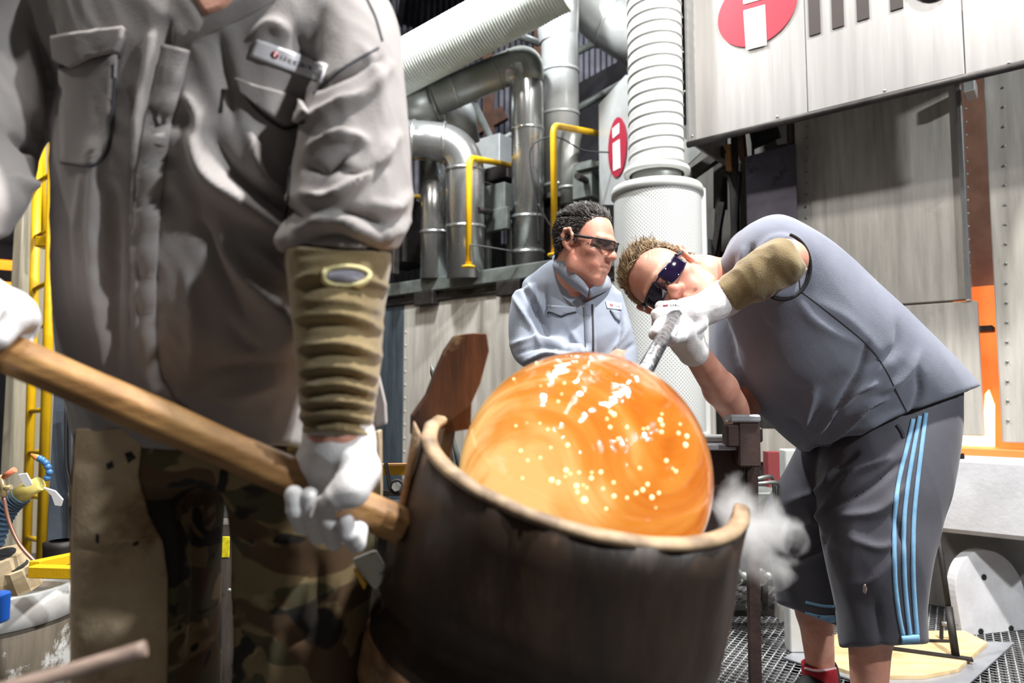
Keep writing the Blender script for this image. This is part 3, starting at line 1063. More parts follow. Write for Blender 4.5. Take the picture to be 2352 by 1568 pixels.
sa_ = sp(2150, TH, 0)
letter([(sa_ + .165, sa_ + .165 + sw, zl, zl + .37)])
bowl(sa_ + .335, zl + .13)

# ================================================================ tall furnace behind the bending man
fur = thing('glass_furnace', WP(sp(2240), 0, 0), 'tall glass furnace with sheet metal doors and a glowing gap between them', 'furnace')
FT = -.02
def fpanel(px0, px1, z0, z1, mat, t0=-.05, t1=0.0, name='door_panel'):
    m = MB(); m.wbox(sp(px0), sp(px1), t0, t1, z0, z1, .004); return m.build(name, mat, fur)
zseam = zp(2160, 694)
zbot = zp(2225, 1000)
ztopf = 3.2
fpanel(1842, 2236, zseam + .004, ztopf, m_sheet)
fpanel(1842, 2255, zbot, zseam - .004, m_sheet, t1=.006)
fpanel(2296, 2480, zp(2310, 1016), ztopf, m_sheet)
rv = MB()
for k in range(18):
    rv.ball(RP(2305 + k * .6, 200 + k * 45, .002), .006, 4)
    rv.ball(RP(2216 + k * .7, 160 + k * 30, .002), .006, 4)
    rv.ball(RP(1853, 240 + k * 26, .002), .006, 4)
rv.build('rivets', m_zinc, fur, kind='stuff')
m = MB(); m.wbox(sp(2229), sp(2243), -.06, .02, zp(2235, 690), ztopf, .004); m.build('door_rail', m_chrome, fur)
m = MB(); m.wbox(sp(2250, -.1), sp(2292, -.1), -.14, -.04, zp(2268, 745), zp(2268, 775) + .03, .004); m.build('cross_bar', m_steel_rust, fur)
m = MB(); m.wbox(sp(1842), sp(1834), -.3, .01, zbot, ztopf, .003); m.build('edge_angle', m_steel_rust, fur)
m = MB(); m.wbox(sp(2213, .05, 150), sp(2240, .05, 150), .0, .12, zp(2226, 222, .05), zp(2226, 222, .05) + .06, .003); m.build('bracket', m_zinc_pale, fur)
m_glow = bpy.data.materials.new('glowing furnace chamber'); m_glow.use_nodes = True
_n, _l = m_glow.node_tree.nodes, m_glow.node_tree.links
_b = _n['Principled BSDF']; _b.inputs['Base Color'].default_value = lin((190, 90, 40)); _b.inputs['Emission Strength'].default_value = 1.0
_tc = _n.new('ShaderNodeTexCoord'); _ns = _n.new('ShaderNodeTexNoise'); _ns.inputs['Scale'].default_value = 2.5; _ns.inputs['Detail'].default_value = 5
_r = _n.new('ShaderNodeValToRGB'); _r.color_ramp.elements[0].position = .3; _r.color_ramp.elements[1].position = .7
_r.color_ramp.elements[0].color = (.55, .10, .018, 1); _r.color_ramp.elements[1].color = (.95, .24, .05, 1)
_l.new(_tc.outputs['Object'], _ns.inputs['Vector']); _l.new(_ns.outputs['Fac'], _r.inputs['Fac']); _l.new(_r.outputs['Color'], _b.inputs['Emission Color'])
m_hot = M('white hot furnace mouth', (255, 220, 180), rough=.9, emit=(255, 190, 120), estr=4.5)
m_brick = M('refractory lining', (150, 112, 92), (126, 92, 76), 8, .9)
# chamber: unlit brick above, glowing lining low down, white-hot mouth at the bottom
m = MB(); m.wbox(sp(2200), sp(2340), -.5, -.42, zp(2268, 690), ztopf); m.build('upper_lining', m_brick, fur)
m = MB(); m.wbox(sp(2180), sp(2360), -.34, -.28, zbot - .1, zp(2268, 690) + .1); m.build('glowing_lining', m_glow, fur)
m = MB(); m.prism([RP(2190, 1030, -.15), RP(2283, 1030, -.15), RP(2283, 930, -.15), RP(2270, 895, -.15), RP(2262, 905, -.15), RP(2258, 985, -.15), RP(2190, 992, -.15)], -WN * .05); m.build('furnace_mouth', m_hot, fur)
m = MB(); m.wbox(sp(2150), sp(2480), -.5, .0, zp(2250, 1048), zp(2250, 1030), .004); m.build('glowing_sill', m_glow, fur)
# base of the furnace
TB = .12
m = MB(); m.wbox(sp(2100, TB), sp(2480, TB), -.45, TB, zp(2250, 1232, TB), zp(2250, 1052, TB), .02); m.build('base_block', m_refract, fur)
m = MB(); m.wbox(sp(1900, -.2), sp(2560, -.2), -.6, -.2, 0, zp(2250, 1232, TB) - .002, .006); m.build('plinth', m_concrete, fur)
m = MB(); m.bar(RP(2195, 1042, .1), RP(2198, 1100, .1), .03, .03); m.bar(RP(2185, 1048, .1), RP(2215, 1046, .1), .02, .02); m.build('latch', m_steel_dark, fur)

# steelwork hanging under the left end of the hood
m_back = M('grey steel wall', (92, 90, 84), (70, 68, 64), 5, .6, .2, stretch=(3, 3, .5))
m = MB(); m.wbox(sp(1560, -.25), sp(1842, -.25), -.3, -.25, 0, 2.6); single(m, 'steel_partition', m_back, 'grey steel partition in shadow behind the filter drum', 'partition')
hsh = thing('heat_shield', RP(1775, 700, .1), 'heat blued steel plate hanging left of the furnace door', 'plate')
m = MB(); q = [RP(1712, 360, .1), RP(1826, 330, .1), RP(1836, 700, .1), RP(1720, 700, .1)]; m.prism(q, -WN * .012); m.build('plate', m_steel_blue, hsh)
for px in (1730, 1812):
    c_ = RP(px, 365, .09); m = MB(); m.bar(c_, A(c_[0], c_[1], hz0 + .26), .02, .008); m.build('hanger', m_steel_dark, hsh)
m = MB(); m.bar(RP(1562, 420, .0), RP(1668, 345, .0), .05, .05); single(m, 'steel_strut', m_steel_dark, 'dark slanting steel strut under the hood corner', 'strut')
fr = thing('lifting_frame', RP(1665, 700, -.05), 'dark steel frame with rounded head under the hood', 'frame')
m = MB(); m.tube(smoothline([RP(1644, 640, -.05), RP(1655, 430, -.05), RP(1667, 402, -.05), RP(1684, 430, -.05), RP(1690, 640, -.05)], 8), .022, 10); m.build('loop', m_steel_dark, fr)
m = MB(); m.bar(RP(1687, 300, -.02), RP(1692, 640, -.02), .035, .03); m.build('post', m_steel_dark, fr)
m = MB(); m.bar(RP(1660, 465, -.02), RP(1620, 700, -.02), .035, .03); m.build('leg', m_steel_dark, fr)
m = MB(); m.bar(RP(1655, 300, -.1), RP(1655, 480, -.1), .08, .05); m.build('hanger', m_steel_dark, fr)
for i, (x0, y0, x1, y1, w, lb) in enumerate(((1674, 334, 1677, 392, .045, 'short warm timber block hanging under the hood'), (1702, 300, 1708, 370, .045, 'rust coloured bar right of the timber block'))):
    m = MB(); m.bar(RP(x0, y0, -.0), RP(x1, y1, -.0), w, .03); single(m, 'hanging_bar', m_wood_brown if i == 0 else m_rust, lb, 'bar')
m = MB(); m.prism([RP(1720, 300, -.12), RP(1782, 285, -.12), RP(1790, 312, -.12), RP(1728, 340, -.12)], -WN * .03); single(m, 'dark_flap', m_steel_dark, 'dark sheet flap above the blued plate', 'flap')
m = MB(); m.prism([RP(1772, 290, -.2), RP(1820, 280, -.2), RP(1822, 325, -.2), RP(1785, 332, -.2)], -WN * .01); single(m, 'white_placard', m_white, 'small white placard above the blued plate', 'placard')
m = MB(); m.prism([RP(1556, 312, .1), RP(1560, 395, .1), RP(1610, 350, .1), RP(1600, 330, .1)], -WN * .01); single(m, 'gusset_plate', m_zinc, 'triangular zinc gusset below the hood corner', 'plate')
m = MB(); m.tube(smoothline([RP(1700, 395, .0), RP(1694, 470, .0), RP(1690, 560, .0)], 6), .012, 8); single(m, 'hose', m_black, 'black hose hanging beside the dark steel frame', 'hose')

# ================================================================ right-hand floor items
def G(px, py):
    """pixel -> point on the floor"""
    r = ray(px, py); return CAMP + r * (-CAMP[2] / r[2])
arch = thing('arched_board', G(2275, 1458), 'white arched refractory board with a hole leaning at the furnace plinth', 'board')
ag = G(2292, 1452)
ua = unit(A(.97, .24, 0)); na = A(ua[1], -ua[0], 0); up_ = unit(A(0, 0, 1) - na * .16)
pts = [(.176, 0)] + [(.176 * math.cos(t), .15 + .176 * math.sin(t)) for t in np.linspace(0, math.pi, 26)] + [(-.176, 0)]
m = MB(); m.prism([ag + ua * x + up_ * y for x, y in pts], -na * .045); o = m.build('slab', m_refract, arch)
md = o.modifiers.new('soft edges', 'BEVEL'); md.width = .006; md.segments = 2; md.angle_limit = math.radians(40)
m = MB(); m.disc(ag - ua * .02 + up_ * .218 + na * .001, na, .013, .004, 18); m.build('hole', m_black, arch)
for x in (-.085, .07):
    m = MB(); m.disc(ag + ua * x + up_ * .010 + na * .001, na, .013, .004, 14); m.build('notch', m_black, arch)
plate = [G(1800, 1515), G(1890, 1465), G(2330, 1480), G(2210, 1590), G(2060, 1600)]
m = MB(); m.prism([p + A(0, 0, .004) for p in plate], A(0, 0, .005)); single(m, 'floor_plate', m_plate, 'bright metal plate under the plywood on the walkway', 'plate')
ply = [G(1850, 1520), G(1930, 1462), G(2215, 1460), G(2268, 1487), G(2200, 1550), G(2120, 1566), G(1980, 1566)]
m = MB(); m.prism([p + A(0, 0, .0095) for p in ply], A(0, 0, .012)); single(m, 'plywood_sheet', m_ply, 'scorched plywood sheet lying behind the bare legs', 'board')
st = thing('tool_stand', G(2200, 1530), 'thin steel rod stand with a flat footed base on the plywood', 'stand')
zf_ = .024
b0, b1 = G(2235, 1530) + A(0, 0, zf_), G(2020, 1500) + A(0, 0, zf_)
m = MB(); m.bar(b0, b1, .03, .008); m.build('foot_bar', m_steel_dark, st)
b2, b3 = G(2185, 1487) + A(0, 0, zf_), G(2040, 1484) + A(0, 0, zf_)
m = MB(); m.bar(b2, b3, .02, .008); m.build('foot_bar', m_steel_dark, st)
foot = G(2196, 1522) + A(0, 0, zf_)
top = P(2143, 1150, 2.78)
m = MB(); m.tube([foot, foot + (top - foot) * .3], .014, 12); m.build('socket', m_steel_dark, st)
m = MB(); m.tube([foot + (top - foot) * .25, top], .010, 12); m.build('rod', m_steel_dark, st)
m = MB(); m.bar(G(2163, 1480) + A(0, 0, zf_), P(2163, 1418, 2.75), .012, .012); m.build('upright', m_steel_dark, st)
m = MB(); m.tube([P(2163, 1432, 2.74), P(2200, 1434, 2.72)], .009, 8); m.build('cross_pin', m_zinc, st)

# clutter between the mould and the bending man
t = thing('clamp_stand', P(1726, 1300, 1.77) * A(1, 1, 0), 'brown steel clamp stand behind the glowing ball', 'stand')
CD, ck = 1.74, .76
m = MB(); m.bar(P(1724, 1000, CD + .03), A(*(P(1726, 1300, CD + .03)[:2]), .002), .026, .03); m.build('post', m_steel_rust, t)
m = MB(); m.box(P(1715, 1014, CD), A(.036, 0, 0) * ck, A(0, .03, 0) * ck, A(0, 0, .08) * ck, .004); m.build('jaw', m_steel_rust, t)
m = MB(); m.box(P(1678, 1000, CD), A(.02, 0, 0) * ck, A(0, .03, 0) * ck, A(0, 0, .036) * ck, .004); m.build('jaw', m_steel_rust, t)
m = MB(); m.box(P(1705, 960, CD), A(.05, 0, 0) * ck, A(0, .034, 0) * ck, A(0, 0, .012) * ck, .004); m.build('top_plate', m_plate, t)
m = MB(); m.box(P(1738, 998, CD), A(.016, 0, 0) * ck, A(0, .016, 0) * ck, A(0, 0, .024) * ck, .004); m.build('bolt', m_steel_dark, t)
m = MB(); m.box(P(1650, 1120, CD + .06), A(.075, 0, 0) * ck, A(0, .05, 0) * ck, A(0, 0, .14) * ck, .004); m.build('trough', m_steel_rust, t)
m = MB(); m.box(P(1655, 1024, CD + .04), A(.06, 0, 0) * ck, A(0, .06, 0) * ck, A(0, 0, .010) * ck, .003); m.build('ledge', m_plate, t)
m = MB(); m.box(P(1645, 1006, CD + .1), A(.07, 0, 0) * ck, A(0, .06, 0) * ck, A(0, 0, .010) * ck, .003); m.build('ledge', m_white, t)
ssd = thing('sheet_shield', RP(1800, 1060, .25) * A(1, 1, 0), 'grey sheet metal shield under the grey shirt hem', 'shield')
m = MB(); m.prism([RP(1738, 985, .25), RP(1870, 985, .25), RP(1830, 1062, .25), RP(1738, 1060, .25)], -WN * .02); m.build('plate', m_sheet, ssd)
for px in (1745, 1822):
    c_ = RP(px, 1050, .23); m = MB(); m.bar(c_, A(c_[0], c_[1], .002), .02, .02); m.build('leg', m_steel_dark, ssd)
c_ = P(1815, 1085, 2.7); m = MB(); m.box(A(c_[0], c_[1], (c_[2] + .1) / 2), A(.03, 0, 0), A(0, .03, 0), A(0, 0, (c_[2] + .08) / 2), .004); single(m, 'white_pillar', m_white, 'narrow white pillar at the edge of the dark shorts', 'pillar')
m = MB(); m.box(P(1770, 1190, 2.9), A(.1, 0, 0), A(0, .1, 0), A(0, 0, .12), .006); single(m, 'grey_crate', m_machine, 'grey green box behind the bent tubes', 'box')
m = MB(); m.box(P(1775, 1080, 3.0), A(.03, 0, 0), A(0, .03, 0), A(0, 0, .08)); single(m, 'red_post', M('dull red paint', (120, 44, 46), rough=.6), 'dull red post behind the bent tubes', 'post')
for i, q in enumerate(([(1735, 1102), (1768, 1092), (1776, 1100), (1782, 1165)], [(1735, 1112), (1782, 1106), (1789, 1114), (1790, 1160)])):
    m = MB(); m.tube(fillet([P(x - (6 if j_ == 0 else 0), y, 1.78 + .04 * j_) for j_, (x, y) in enumerate(q)], .02, 6), .005, 8); single(m, 'bent_tube', m_zinc, ['upper thin bent tube beside the clamp stand', 'lower thin bent tube beside the clamp stand'][i], 'tube', 'bent tubes')
t = thing('pipe_manifold', G(1720, 1410), 'dark pipe rack with two round clamps on the floor', 'pipe rack')
for px in (1690, 1745):
    m = MB(); m.ring(P(px, 1325, 2.75), (0.3, -1, 0.1), .026, .009, 20, 8); m.build('clamp_ring', m_zinc, t)
    m = MB(); m.tube([P(px, 1325, 2.73), P(px + 8, 1318, 3.0)], .02, 12); m.build('pipe', m_steel_dark, t)
    m = MB(); m.ball(P(px + 20, 1322, 2.72), .016, 6); m.build('lug', m_zinc, t)
m = MB(); m.box(P(1740, 1400, 2.95), A(.17, 0, 0), A(0, .05, 0), A(0, 0, .012)); m.build('base_rail', m_steel_dark, t)
m = MB(); m.bar(P(1715, 1395, 2.8), P(1733, 1360, 2.8), .02, .012); m.build('stay', m_zinc, t)
m = MB(); m.bar(P(1757, 1335, 2.85), P(1757, 1400, 2.85), .02, .02); m.build('leg', m_steel_dark, t)
m = MB(); m.box(P(1735, 1250, 3.15), A(.2, 0, 0), A(0, .05, 0), A(0, 0, .17)); m.build('backing', m_black, t)
m = MB(); m.prism([P(1790, 1378, 2.75), P(1822, 1385, 2.75), P(1816, 1425, 2.72), P(1790, 1424, 2.72)], A(0, .05, 0)); single(m, 'white_bracket', m_white, 'small white bracket beside the far bare leg', 'bracket')
m = MB(); cpt = P(1668, 1396, 3.0)
m.tube([cpt + .042 * A(math.cos(t_), -.25 * math.cos(t_), math.sin(t_)) for t_ in np.linspace(-2.2, 3.3, 24)], .0055, 8); single(m, 'steel_hook', m_zinc, 'open steel ring hook right of the wooden mould', 'hook')
# yellow guard and bolt left of the mould
t = thing('bench_guard', P(900, 1140, 2.2) * A(1, 1, 0), 'yellow edged bench guard with big bolt left of the mould', 'guard')
m = MB(); m.bar(P(840, 1078, 2.3), P(950, 1078, 2.2), .03, .032); m.build('yellow_strip', m_yellow, t)
m = MB(); m.bar(P(840, 1067, 2.28), P(950, 1066, 2.18), .035, .006); m.build('wood_edge', m_wood_brown, t)
m = MB(); m.bar(P(830, 1130, 2.25), P(960, 1130, 2.2), .06, .016); m.build('steel_ledge', m_steel_dark, t)
m = MB(); m.lathe(P(911, 1117, 2.16), (0.1, -1, .1), [(0, .03), (.014, .03), (.014, 0)], 6, False); m.build('bolt_head', m_zinc, t)
m = MB(); m.ring(P(911, 1117, 2.165), (0.1, -1, .1), .02, .004, 20, 6); m.build('washer', m_steel_dark, t)
m = MB(); m.bar(P(886, 1062, 2.15), P(897, 1125, 2.15), .010, .010); m.build('lever', m_steel_dark, t)
m = MB(); m.box(P(900, 1350, 2.3), A(.16, 0, 0), A(0, .05, 0), A(0, 0, .28)); m.build('bench_body', m_steel_dark, t)
for i, (x, y, x2, y2) in enumerate(((990, 838, 1002, 880), (1008, 842, 1014, 880))):
    m = MB(); q0, q1 = P(x, y, 2.0), P(x2, y2, 2.0); dq_ = unit(q1 - q0); q9 = q0 + dq_ * (q0[2] / -dq_[2]); m.tube([q9, q0 + dq_ * .02, q0], [.009, .009, .002], 10); single(m, 'steel_probe', m_machine, ['longer pointed steel probe behind the wooden lug', 'shorter pointed steel probe behind the wooden lug'][i], 'probe', 'steel probes')

# ================================================================ wooden mould, glowing glass, blowpipe
m_char = M('charred wet wood', (64, 47, 34), (34, 26, 20), 5, .5, stretch=(2, 2, .5), bump=.35, bscale=26, c3=(110, 78, 52), scale3=4, lo3=.55, hi3=.8)
m_rim = M('pale burnt rim wood', (178, 152, 118), (112, 92, 72), 16, .6, bump=.4, bscale=60, c3=(84, 62, 46), scale3=22, lo3=.62, hi3=.74)
m_worn = M('worn pale wood', (170, 132, 92), (104, 70, 46), 7, .6, bump=.3, bscale=40, stretch=(1, 1, 3), c3=(216, 196, 164), scale3=9, lo3=.55, hi3=.72)
m_lug = M('reddish split wood', (112, 70, 44), (60, 38, 27), 6, .5, stretch=(3, 3, .6), bump=.35, bscale=30, c3=(176, 150, 112), scale3=7, lo3=.66, hi3=.76)
m_handle = M('dark ash handle', (178, 136, 84), (128, 90, 52), 7, .5, stretch=(.5, 4, 3), bump=.25, bscale=50, c3=(92, 66, 44), scale3=6, lo3=.6, hi3=.78)

mc = P(1342, 1055, 1.05)
vdir = unit(mc - CAMP)
img_up = unit(RGT * .245 + UPV * .97); img_up = unit(img_up - vdir * (img_up @ vdir))
AX = unit(-vdir * .33 + img_up * .944)
E1 = P(1700, 1165, 1.05) - P(985, 945, 1.05); E1 = unit(E1 - AX * (E1 @ AX))
E2 = np.cross(AX, E1); E2 = E2 if E2 @ vdir < 0 else -E2
MR = .2455
mould = thing('wooden_mould', mc - AX * .47, 'dark charred wooden mould holding the glowing glass ball', 'mould')

def shell(prof_out, prof_in, th0, th1, n=72, jag=0.0):
    """part of a turned shell: outer and inner profile (radius, height) swept from angle th0 to th1"""
    prof = prof_out + prof_in[::-1]
    m = len(prof)
    V = []
    for i in range(n + 1):
        t = th0 + (th1 - th0) * i / n
        for j, (r, h) in enumerate(prof):
            if h < -.1: h = h + .055 * min(1, max(0, (math.radians(172) - t) / math.radians(66))) * min(1, max(0, (t - math.radians(40)) / math.radians(50))) * min(1, (-h - .1) / .12)
            w = jag * (pnoise(A(t * 5, h * 9, j * .1)[None])[0])
            V.append(mc + (r + w) * (math.cos(t) * E1 + math.sin(t) * E2) + AX * (h + w))
    F = [(i * m + j, i * m + (j + 1) % m, (i + 1) * m + (j + 1) % m, (i + 1) * m + j) for i in range(n) for j in range(m)]
    F.append(tuple(range(m))); F.append(tuple(n * m + j for j in range(m))[::-1])
    return V, F
t0, t1 = math.radians(10), math.radians(203)
V, F = shell([(MR + .0, -.47), (MR + .022, -.44), (MR + .026, -.38), (MR + .024, -.305), (MR + .008, -.285), (MR - .006, -.262), (MR + .022, -.245), (MR + .02, -.18), (MR + .012, -.12), (MR + .004, -.06), (MR, -.007)],
             [(.16, -.47), (MR - .03, -.3), (MR - .026, -.1), (MR - .021, -.007)], t0, t1, 80, .006)
mb = MB(); mb.add(V, F, True); mb.build('bowl', m_char, mould)
V, F = shell([(MR + .002, -.008), (MR + .001, -.002), (MR - .005, .002)], [(MR - .022, -.008), (MR - .021, -.001), (MR - .016, .002)], t0, t1, 110, .005)
mb = MB(); mb.add(V, F, True); mb.build('rim', m_rim, mould)
V, F = shell([(MR + .022, -.40), (MR + .0300, -.385), (MR + .0300, -.33), (MR + .022, -.305)], [(MR + .0, -.39), (MR + .0, -.32)], math.radians(70), math.radians(172), 50, .006)
mb = MB(); mb.add(V, F, True); mb.build('worn_foot', m_worn, mould)
def slab(poly, d, ext, name, mat, parent, dz=None):
    m = MB(); m.prism([P(x, y, d if dz is None else d + dz * (x - poly[0][0])) for x, y in poly], ext)
    o = m.build(name, mat, parent)
    md = o.modifiers.new('soft edges', 'BEVEL'); md.width = .004; md.segments = 2
    return o
slab([(1028, 800), (1050, 768), (1086, 764), (1118, 765), (1124, 805), (1104, 880), (1084, 925), (1082, 985), (985, 1000), (949, 1000), (950, 955), (985, 905), (1006, 850)], 1.10, A(-.012, .045, .0), 'lug', m_lug, mould)
slab([(950, 965), (968, 1000), (950, 1075), (940, 1130), (928, 1195), (912, 1215), (918, 1150), (934, 1060), (945, 1000)], .985, A(-.004, .03, 0), 'flange', m_worn, mould)

ham = [(-140, 742, .87), (300, 934, .885), (640, 1083, .91), (925, 1208, .975)]
hp = np.array([P(x, y, d) for x, y, d in ham])
hq = smoothline(hp, 10)
mb = MB(); rr = .0262 + .0008 * np.sin(np.arange(len(hq)) * .7)
mb.tube(hq, rr, 8, phase=.35, smooth=False)
han = mb.build('handle', m_handle, mould)
md = han.modifiers.new('soft edges', 'BEVEL'); md.width = .004; md.segments = 2; md.angle_limit = math.radians(25)

# glowing glass
gc, gr = P(1341, 1094, 1.05), .188
m_glass = bpy.data.materials.new('molten glass'); m_glass.use_nodes = True
N_, L_ = m_glass.node_tree.nodes, m_glass.node_tree.links
b_ = N_['Principled BSDF']
b_.inputs['Roughness'].default_value = .07
b_.inputs['IOR'].default_value = 1.5
b_.inputs['Coat Weight'].default_value = 1.0
b_.inputs['Coat Roughness'].default_value = .02
tc = N_.new('ShaderNodeTexCoord')
mp = N_.new('ShaderNodeMapping'); mp.inputs['Location'].default_value = tuple(-P(1365, 1060, .87))
L_.new(tc.outputs['Object'], mp.inputs['Vector'])
# streams of glass curl round the point where the gather was turned
ln = N_.new('ShaderNodeVectorMath'); ln.operation = 'LENGTH'; L_.new(mp.outputs['Vector'], ln.inputs[0])
ml = N_.new('ShaderNodeMath'); ml.operation = 'MULTIPLY'; ml.inputs[1].default_value = 7.5; L_.new(ln.outputs['Value'], ml.inputs[0])
rot = N_.new('ShaderNodeVectorRotate'); rot.rotation_type = 'Y_AXIS'; L_.new(mp.outputs['Vector'], rot.inputs['Vector']); L_.new(ml.outputs['Value'], rot.inputs['Angle'])
st_ = N_.new('ShaderNodeMapping'); st_.inputs['Scale'].default_value = (26, 5, 5.0); L_.new(rot.outputs['Vector'], st_.inputs['Vector'])
n1 = N_.new('ShaderNodeTexNoise'); n1.inputs['Scale'].default_value = 1.1; n1.inputs['Detail'].default_value = 5; n1.inputs['Roughness'].default_value = .55; n1.inputs['Distortion'].default_value = .7
L_.new(st_.outputs['Vector'], n1.inputs['Vector'])
n2 = N_.new('ShaderNodeTexNoise'); n2.inputs['Scale'].default_value = 5.5; n2.inputs['Detail'].default_value = 2; n2.inputs['Distortion'].default_value = 1.2
L_.new(tc.outputs['Object'], n2.inputs['Vector'])
mxf = N_.new('ShaderNodeMix'); mxf.data_type = 'FLOAT'; mxf.inputs['Factor'].default_value = .5
L_.new(n1.outputs['Fac'], mxf.inputs['A']); L_.new(n2.outputs['Fac'], mxf.inputs['B'])
rp = N_.new('ShaderNodeValToRGB')
els = rp.color_ramp.elements
els[0].position = .32; els[0].color = (.42, .075, .004, 1)
els[1].position = .68; els[1].color = (.80, .47, .16, 1)
e_ = els.new(.44); e_.color = (.58, .165, .014, 1)
e_ = els.new(.56); e_.color = (.66, .255, .04, 1)
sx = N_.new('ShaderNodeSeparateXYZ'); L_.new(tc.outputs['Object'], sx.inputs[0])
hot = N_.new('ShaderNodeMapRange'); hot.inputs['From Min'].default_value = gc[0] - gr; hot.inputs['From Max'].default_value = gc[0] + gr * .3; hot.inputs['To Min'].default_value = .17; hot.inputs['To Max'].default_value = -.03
L_.new(sx.outputs['X'], hot.inputs['Value'])                      # left side raised in the emission to paint its pale reflection
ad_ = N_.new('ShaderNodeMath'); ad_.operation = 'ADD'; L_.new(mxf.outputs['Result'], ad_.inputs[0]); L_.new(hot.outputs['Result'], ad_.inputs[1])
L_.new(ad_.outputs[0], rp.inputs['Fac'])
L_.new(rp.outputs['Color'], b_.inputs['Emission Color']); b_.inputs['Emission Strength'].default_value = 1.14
b_.inputs['Base Color'].default_value = (.12, .035, .006, 1)
bp_ = N_.new('ShaderNodeBump'); bp_.inputs['Strength'].default_value = .8; bp_.inputs['Distance'].default_value = .03
L_.new(mxf.outputs['Result'], bp_.inputs['Height']); L_.new(bp_.outputs['Normal'], b_.inputs['Normal'])
glass = thing('glass_ball', gc, 'glowing orange ball of molten glass resting in the wooden mould', 'glass ball')
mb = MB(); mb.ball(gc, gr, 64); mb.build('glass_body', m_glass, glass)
pa, pb = P(1452, 905, 1.2), P(1556, 716, 1.665)
glint = None  # glowing beads added on the glass in place of reflected glints
GLINTS = [(1185, 978, 4), (1210, 971, 2.5), (1240, 972, 3), (1258, 986, 4), (1290, 905, 4), (1282, 922, 4), (1296, 880, 3), (1304, 1022, 4), (1300, 1080, 5), (1241, 1051, 4), (1196, 1035, 4), (1212, 1057, 4), (1265, 1028, 4), (1340, 1114, 3.5), (1359, 1085, 4), (1358, 1098, 4), (1380, 1084, 4), (1330, 1085, 3), (1324, 1116, 5), (1348, 1120, 4), (1385, 1122, 4), (1326, 1130, 4), (1342, 1148, 7), (1267, 1102, 5), (1282, 1108, 4), (1298, 1094, 4), (1310, 1088, 3), (1420, 1008, 4), (1440, 981, 4), (1478, 985, 4.5), (1488, 983, 4), (1520, 951, 5), (1516, 965, 5), (1521, 976, 4), (1519, 992, 5), (1562, 974, 4), (1558, 995, 4), (1530, 1058, 5), (1577, 1002, 5), (1574, 1022, 6), (1469, 1075, 4), (1487, 1112, 5), (1476, 1125, 5), (1461, 1132, 5), (1440, 1143, 5), (1513, 1132, 5), (1497, 1142, 5), (1401, 981, 7), (1402, 946, 7), (1410, 952, 6), (1394, 962, 4), (1410, 1139, 5), (1409, 1108, 4), (1545, 1076, 3.5), (1552, 1082, 3.5), (1506, 1166, 3), (1392, 1168, 4), (1200, 1098, 4), (1180, 870, 3), (1242, 886, 3), (1275, 866, 3), (1232, 833, 3)]
m_glint = M('painted glint', (255, 230, 190), rough=.1, emit=(255, 228, 170), estr=1.4)
for i, (x, y, r_) in enumerate(GLINTS):
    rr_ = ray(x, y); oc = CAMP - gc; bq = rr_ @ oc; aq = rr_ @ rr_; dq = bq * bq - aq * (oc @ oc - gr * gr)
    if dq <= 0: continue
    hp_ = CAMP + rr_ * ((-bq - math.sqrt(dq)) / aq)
    if glint is None:
        m = MB(); m.ball((0, 0, 0), .001, 5); glint = m.build('painted_glint', m_glint, glass); o = glint
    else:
        o = glint.copy(); COL.objects.link(o); o.parent = glass
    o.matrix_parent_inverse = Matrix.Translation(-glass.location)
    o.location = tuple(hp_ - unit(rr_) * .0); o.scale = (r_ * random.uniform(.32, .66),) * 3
m = MB(); m.lathe(pa - unit(pb - pa) * .03, pb - pa, [(.05, 0), (.036, .03), (.024, .06), (.02, .09)], 24); m.build('neck', m_glass, glass)
m_pipe = M('scaled steel pipe', (150, 150, 152), (66, 66, 70), 60, .3, .8, lo=.42, hi=.6, bump=.6, bscale=150)
pipe = thing('blowpipe', pa, 'speckled steel blowpipe from the glass ball to the gloved hands', 'blowpipe')
m = MB(); m.tube([pa, pa + (pb - pa) * .5, pb], .0155, 20); m.build('tube', m_pipe, pipe)
m = MB(); m.tube([pb - unit(pb - pa) * .002, pb + unit(pb - pa) * .05], [.012, .008], 16); m.build('mouthpiece', m_zinc, pipe)

# steam rising at the right end of the mould
m_steam = bpy.data.materials.new('steam'); m_steam.use_nodes = True
N_, L_ = m_steam.node_tree.nodes, m_steam.node_tree.links
N_.remove(N_['Principled BSDF'])
vo = N_.new('ShaderNodeVolumePrincipled'); vo.inputs['Color'].default_value = (1, 1, 1, 1); vo.inputs['Anisotropy'].default_value = .2
L_.new(vo.outputs['Volume'], N_['Material Output'].inputs['Volume'])
tc = N_.new('ShaderNodeTexCoord')
mp = N_.new('ShaderNodeMapping'); mp.inputs['Location'].default_value = (-1, -1, -1); mp.inputs['Scale'].default_value = (2, 2, 2)
L_.new(tc.outputs['Generated'], mp.inputs['Vector'])
le = N_.new('ShaderNodeVectorMath'); le.operation = 'LENGTH'; L_.new(mp.outputs['Vector'], le.inputs[0])
ns = N_.new('ShaderNodeTexNoise'); ns.inputs['Scale'].default_value = 17; ns.inputs['Detail'].default_value = 4; ns.inputs['Distortion'].default_value = .6
L_.new(tc.outputs['Object'], ns.inputs['Vector'])
s1_ = N_.new('ShaderNodeMath'); s1_.operation = 'MULTIPLY_ADD'; s1_.inputs[1].default_value = -1.0; s1_.inputs[2].default_value = .78; L_.new(le.outputs['Value'], s1_.inputs[0])
s2_ = N_.new('ShaderNodeMath'); s2_.operation = 'MULTIPLY_ADD'; s2_.inputs[1].default_value = 1.5; s2_.inputs[2].default_value = -.72; L_.new(ns.outputs['Fac'], s2_.inputs[0])
s3_ = N_.new('ShaderNodeMath'); s3_.operation = 'ADD'; L_.new(s1_.outputs[0], s3_.inputs[0]); L_.new(s2_.outputs[0], s3_.inputs[1])
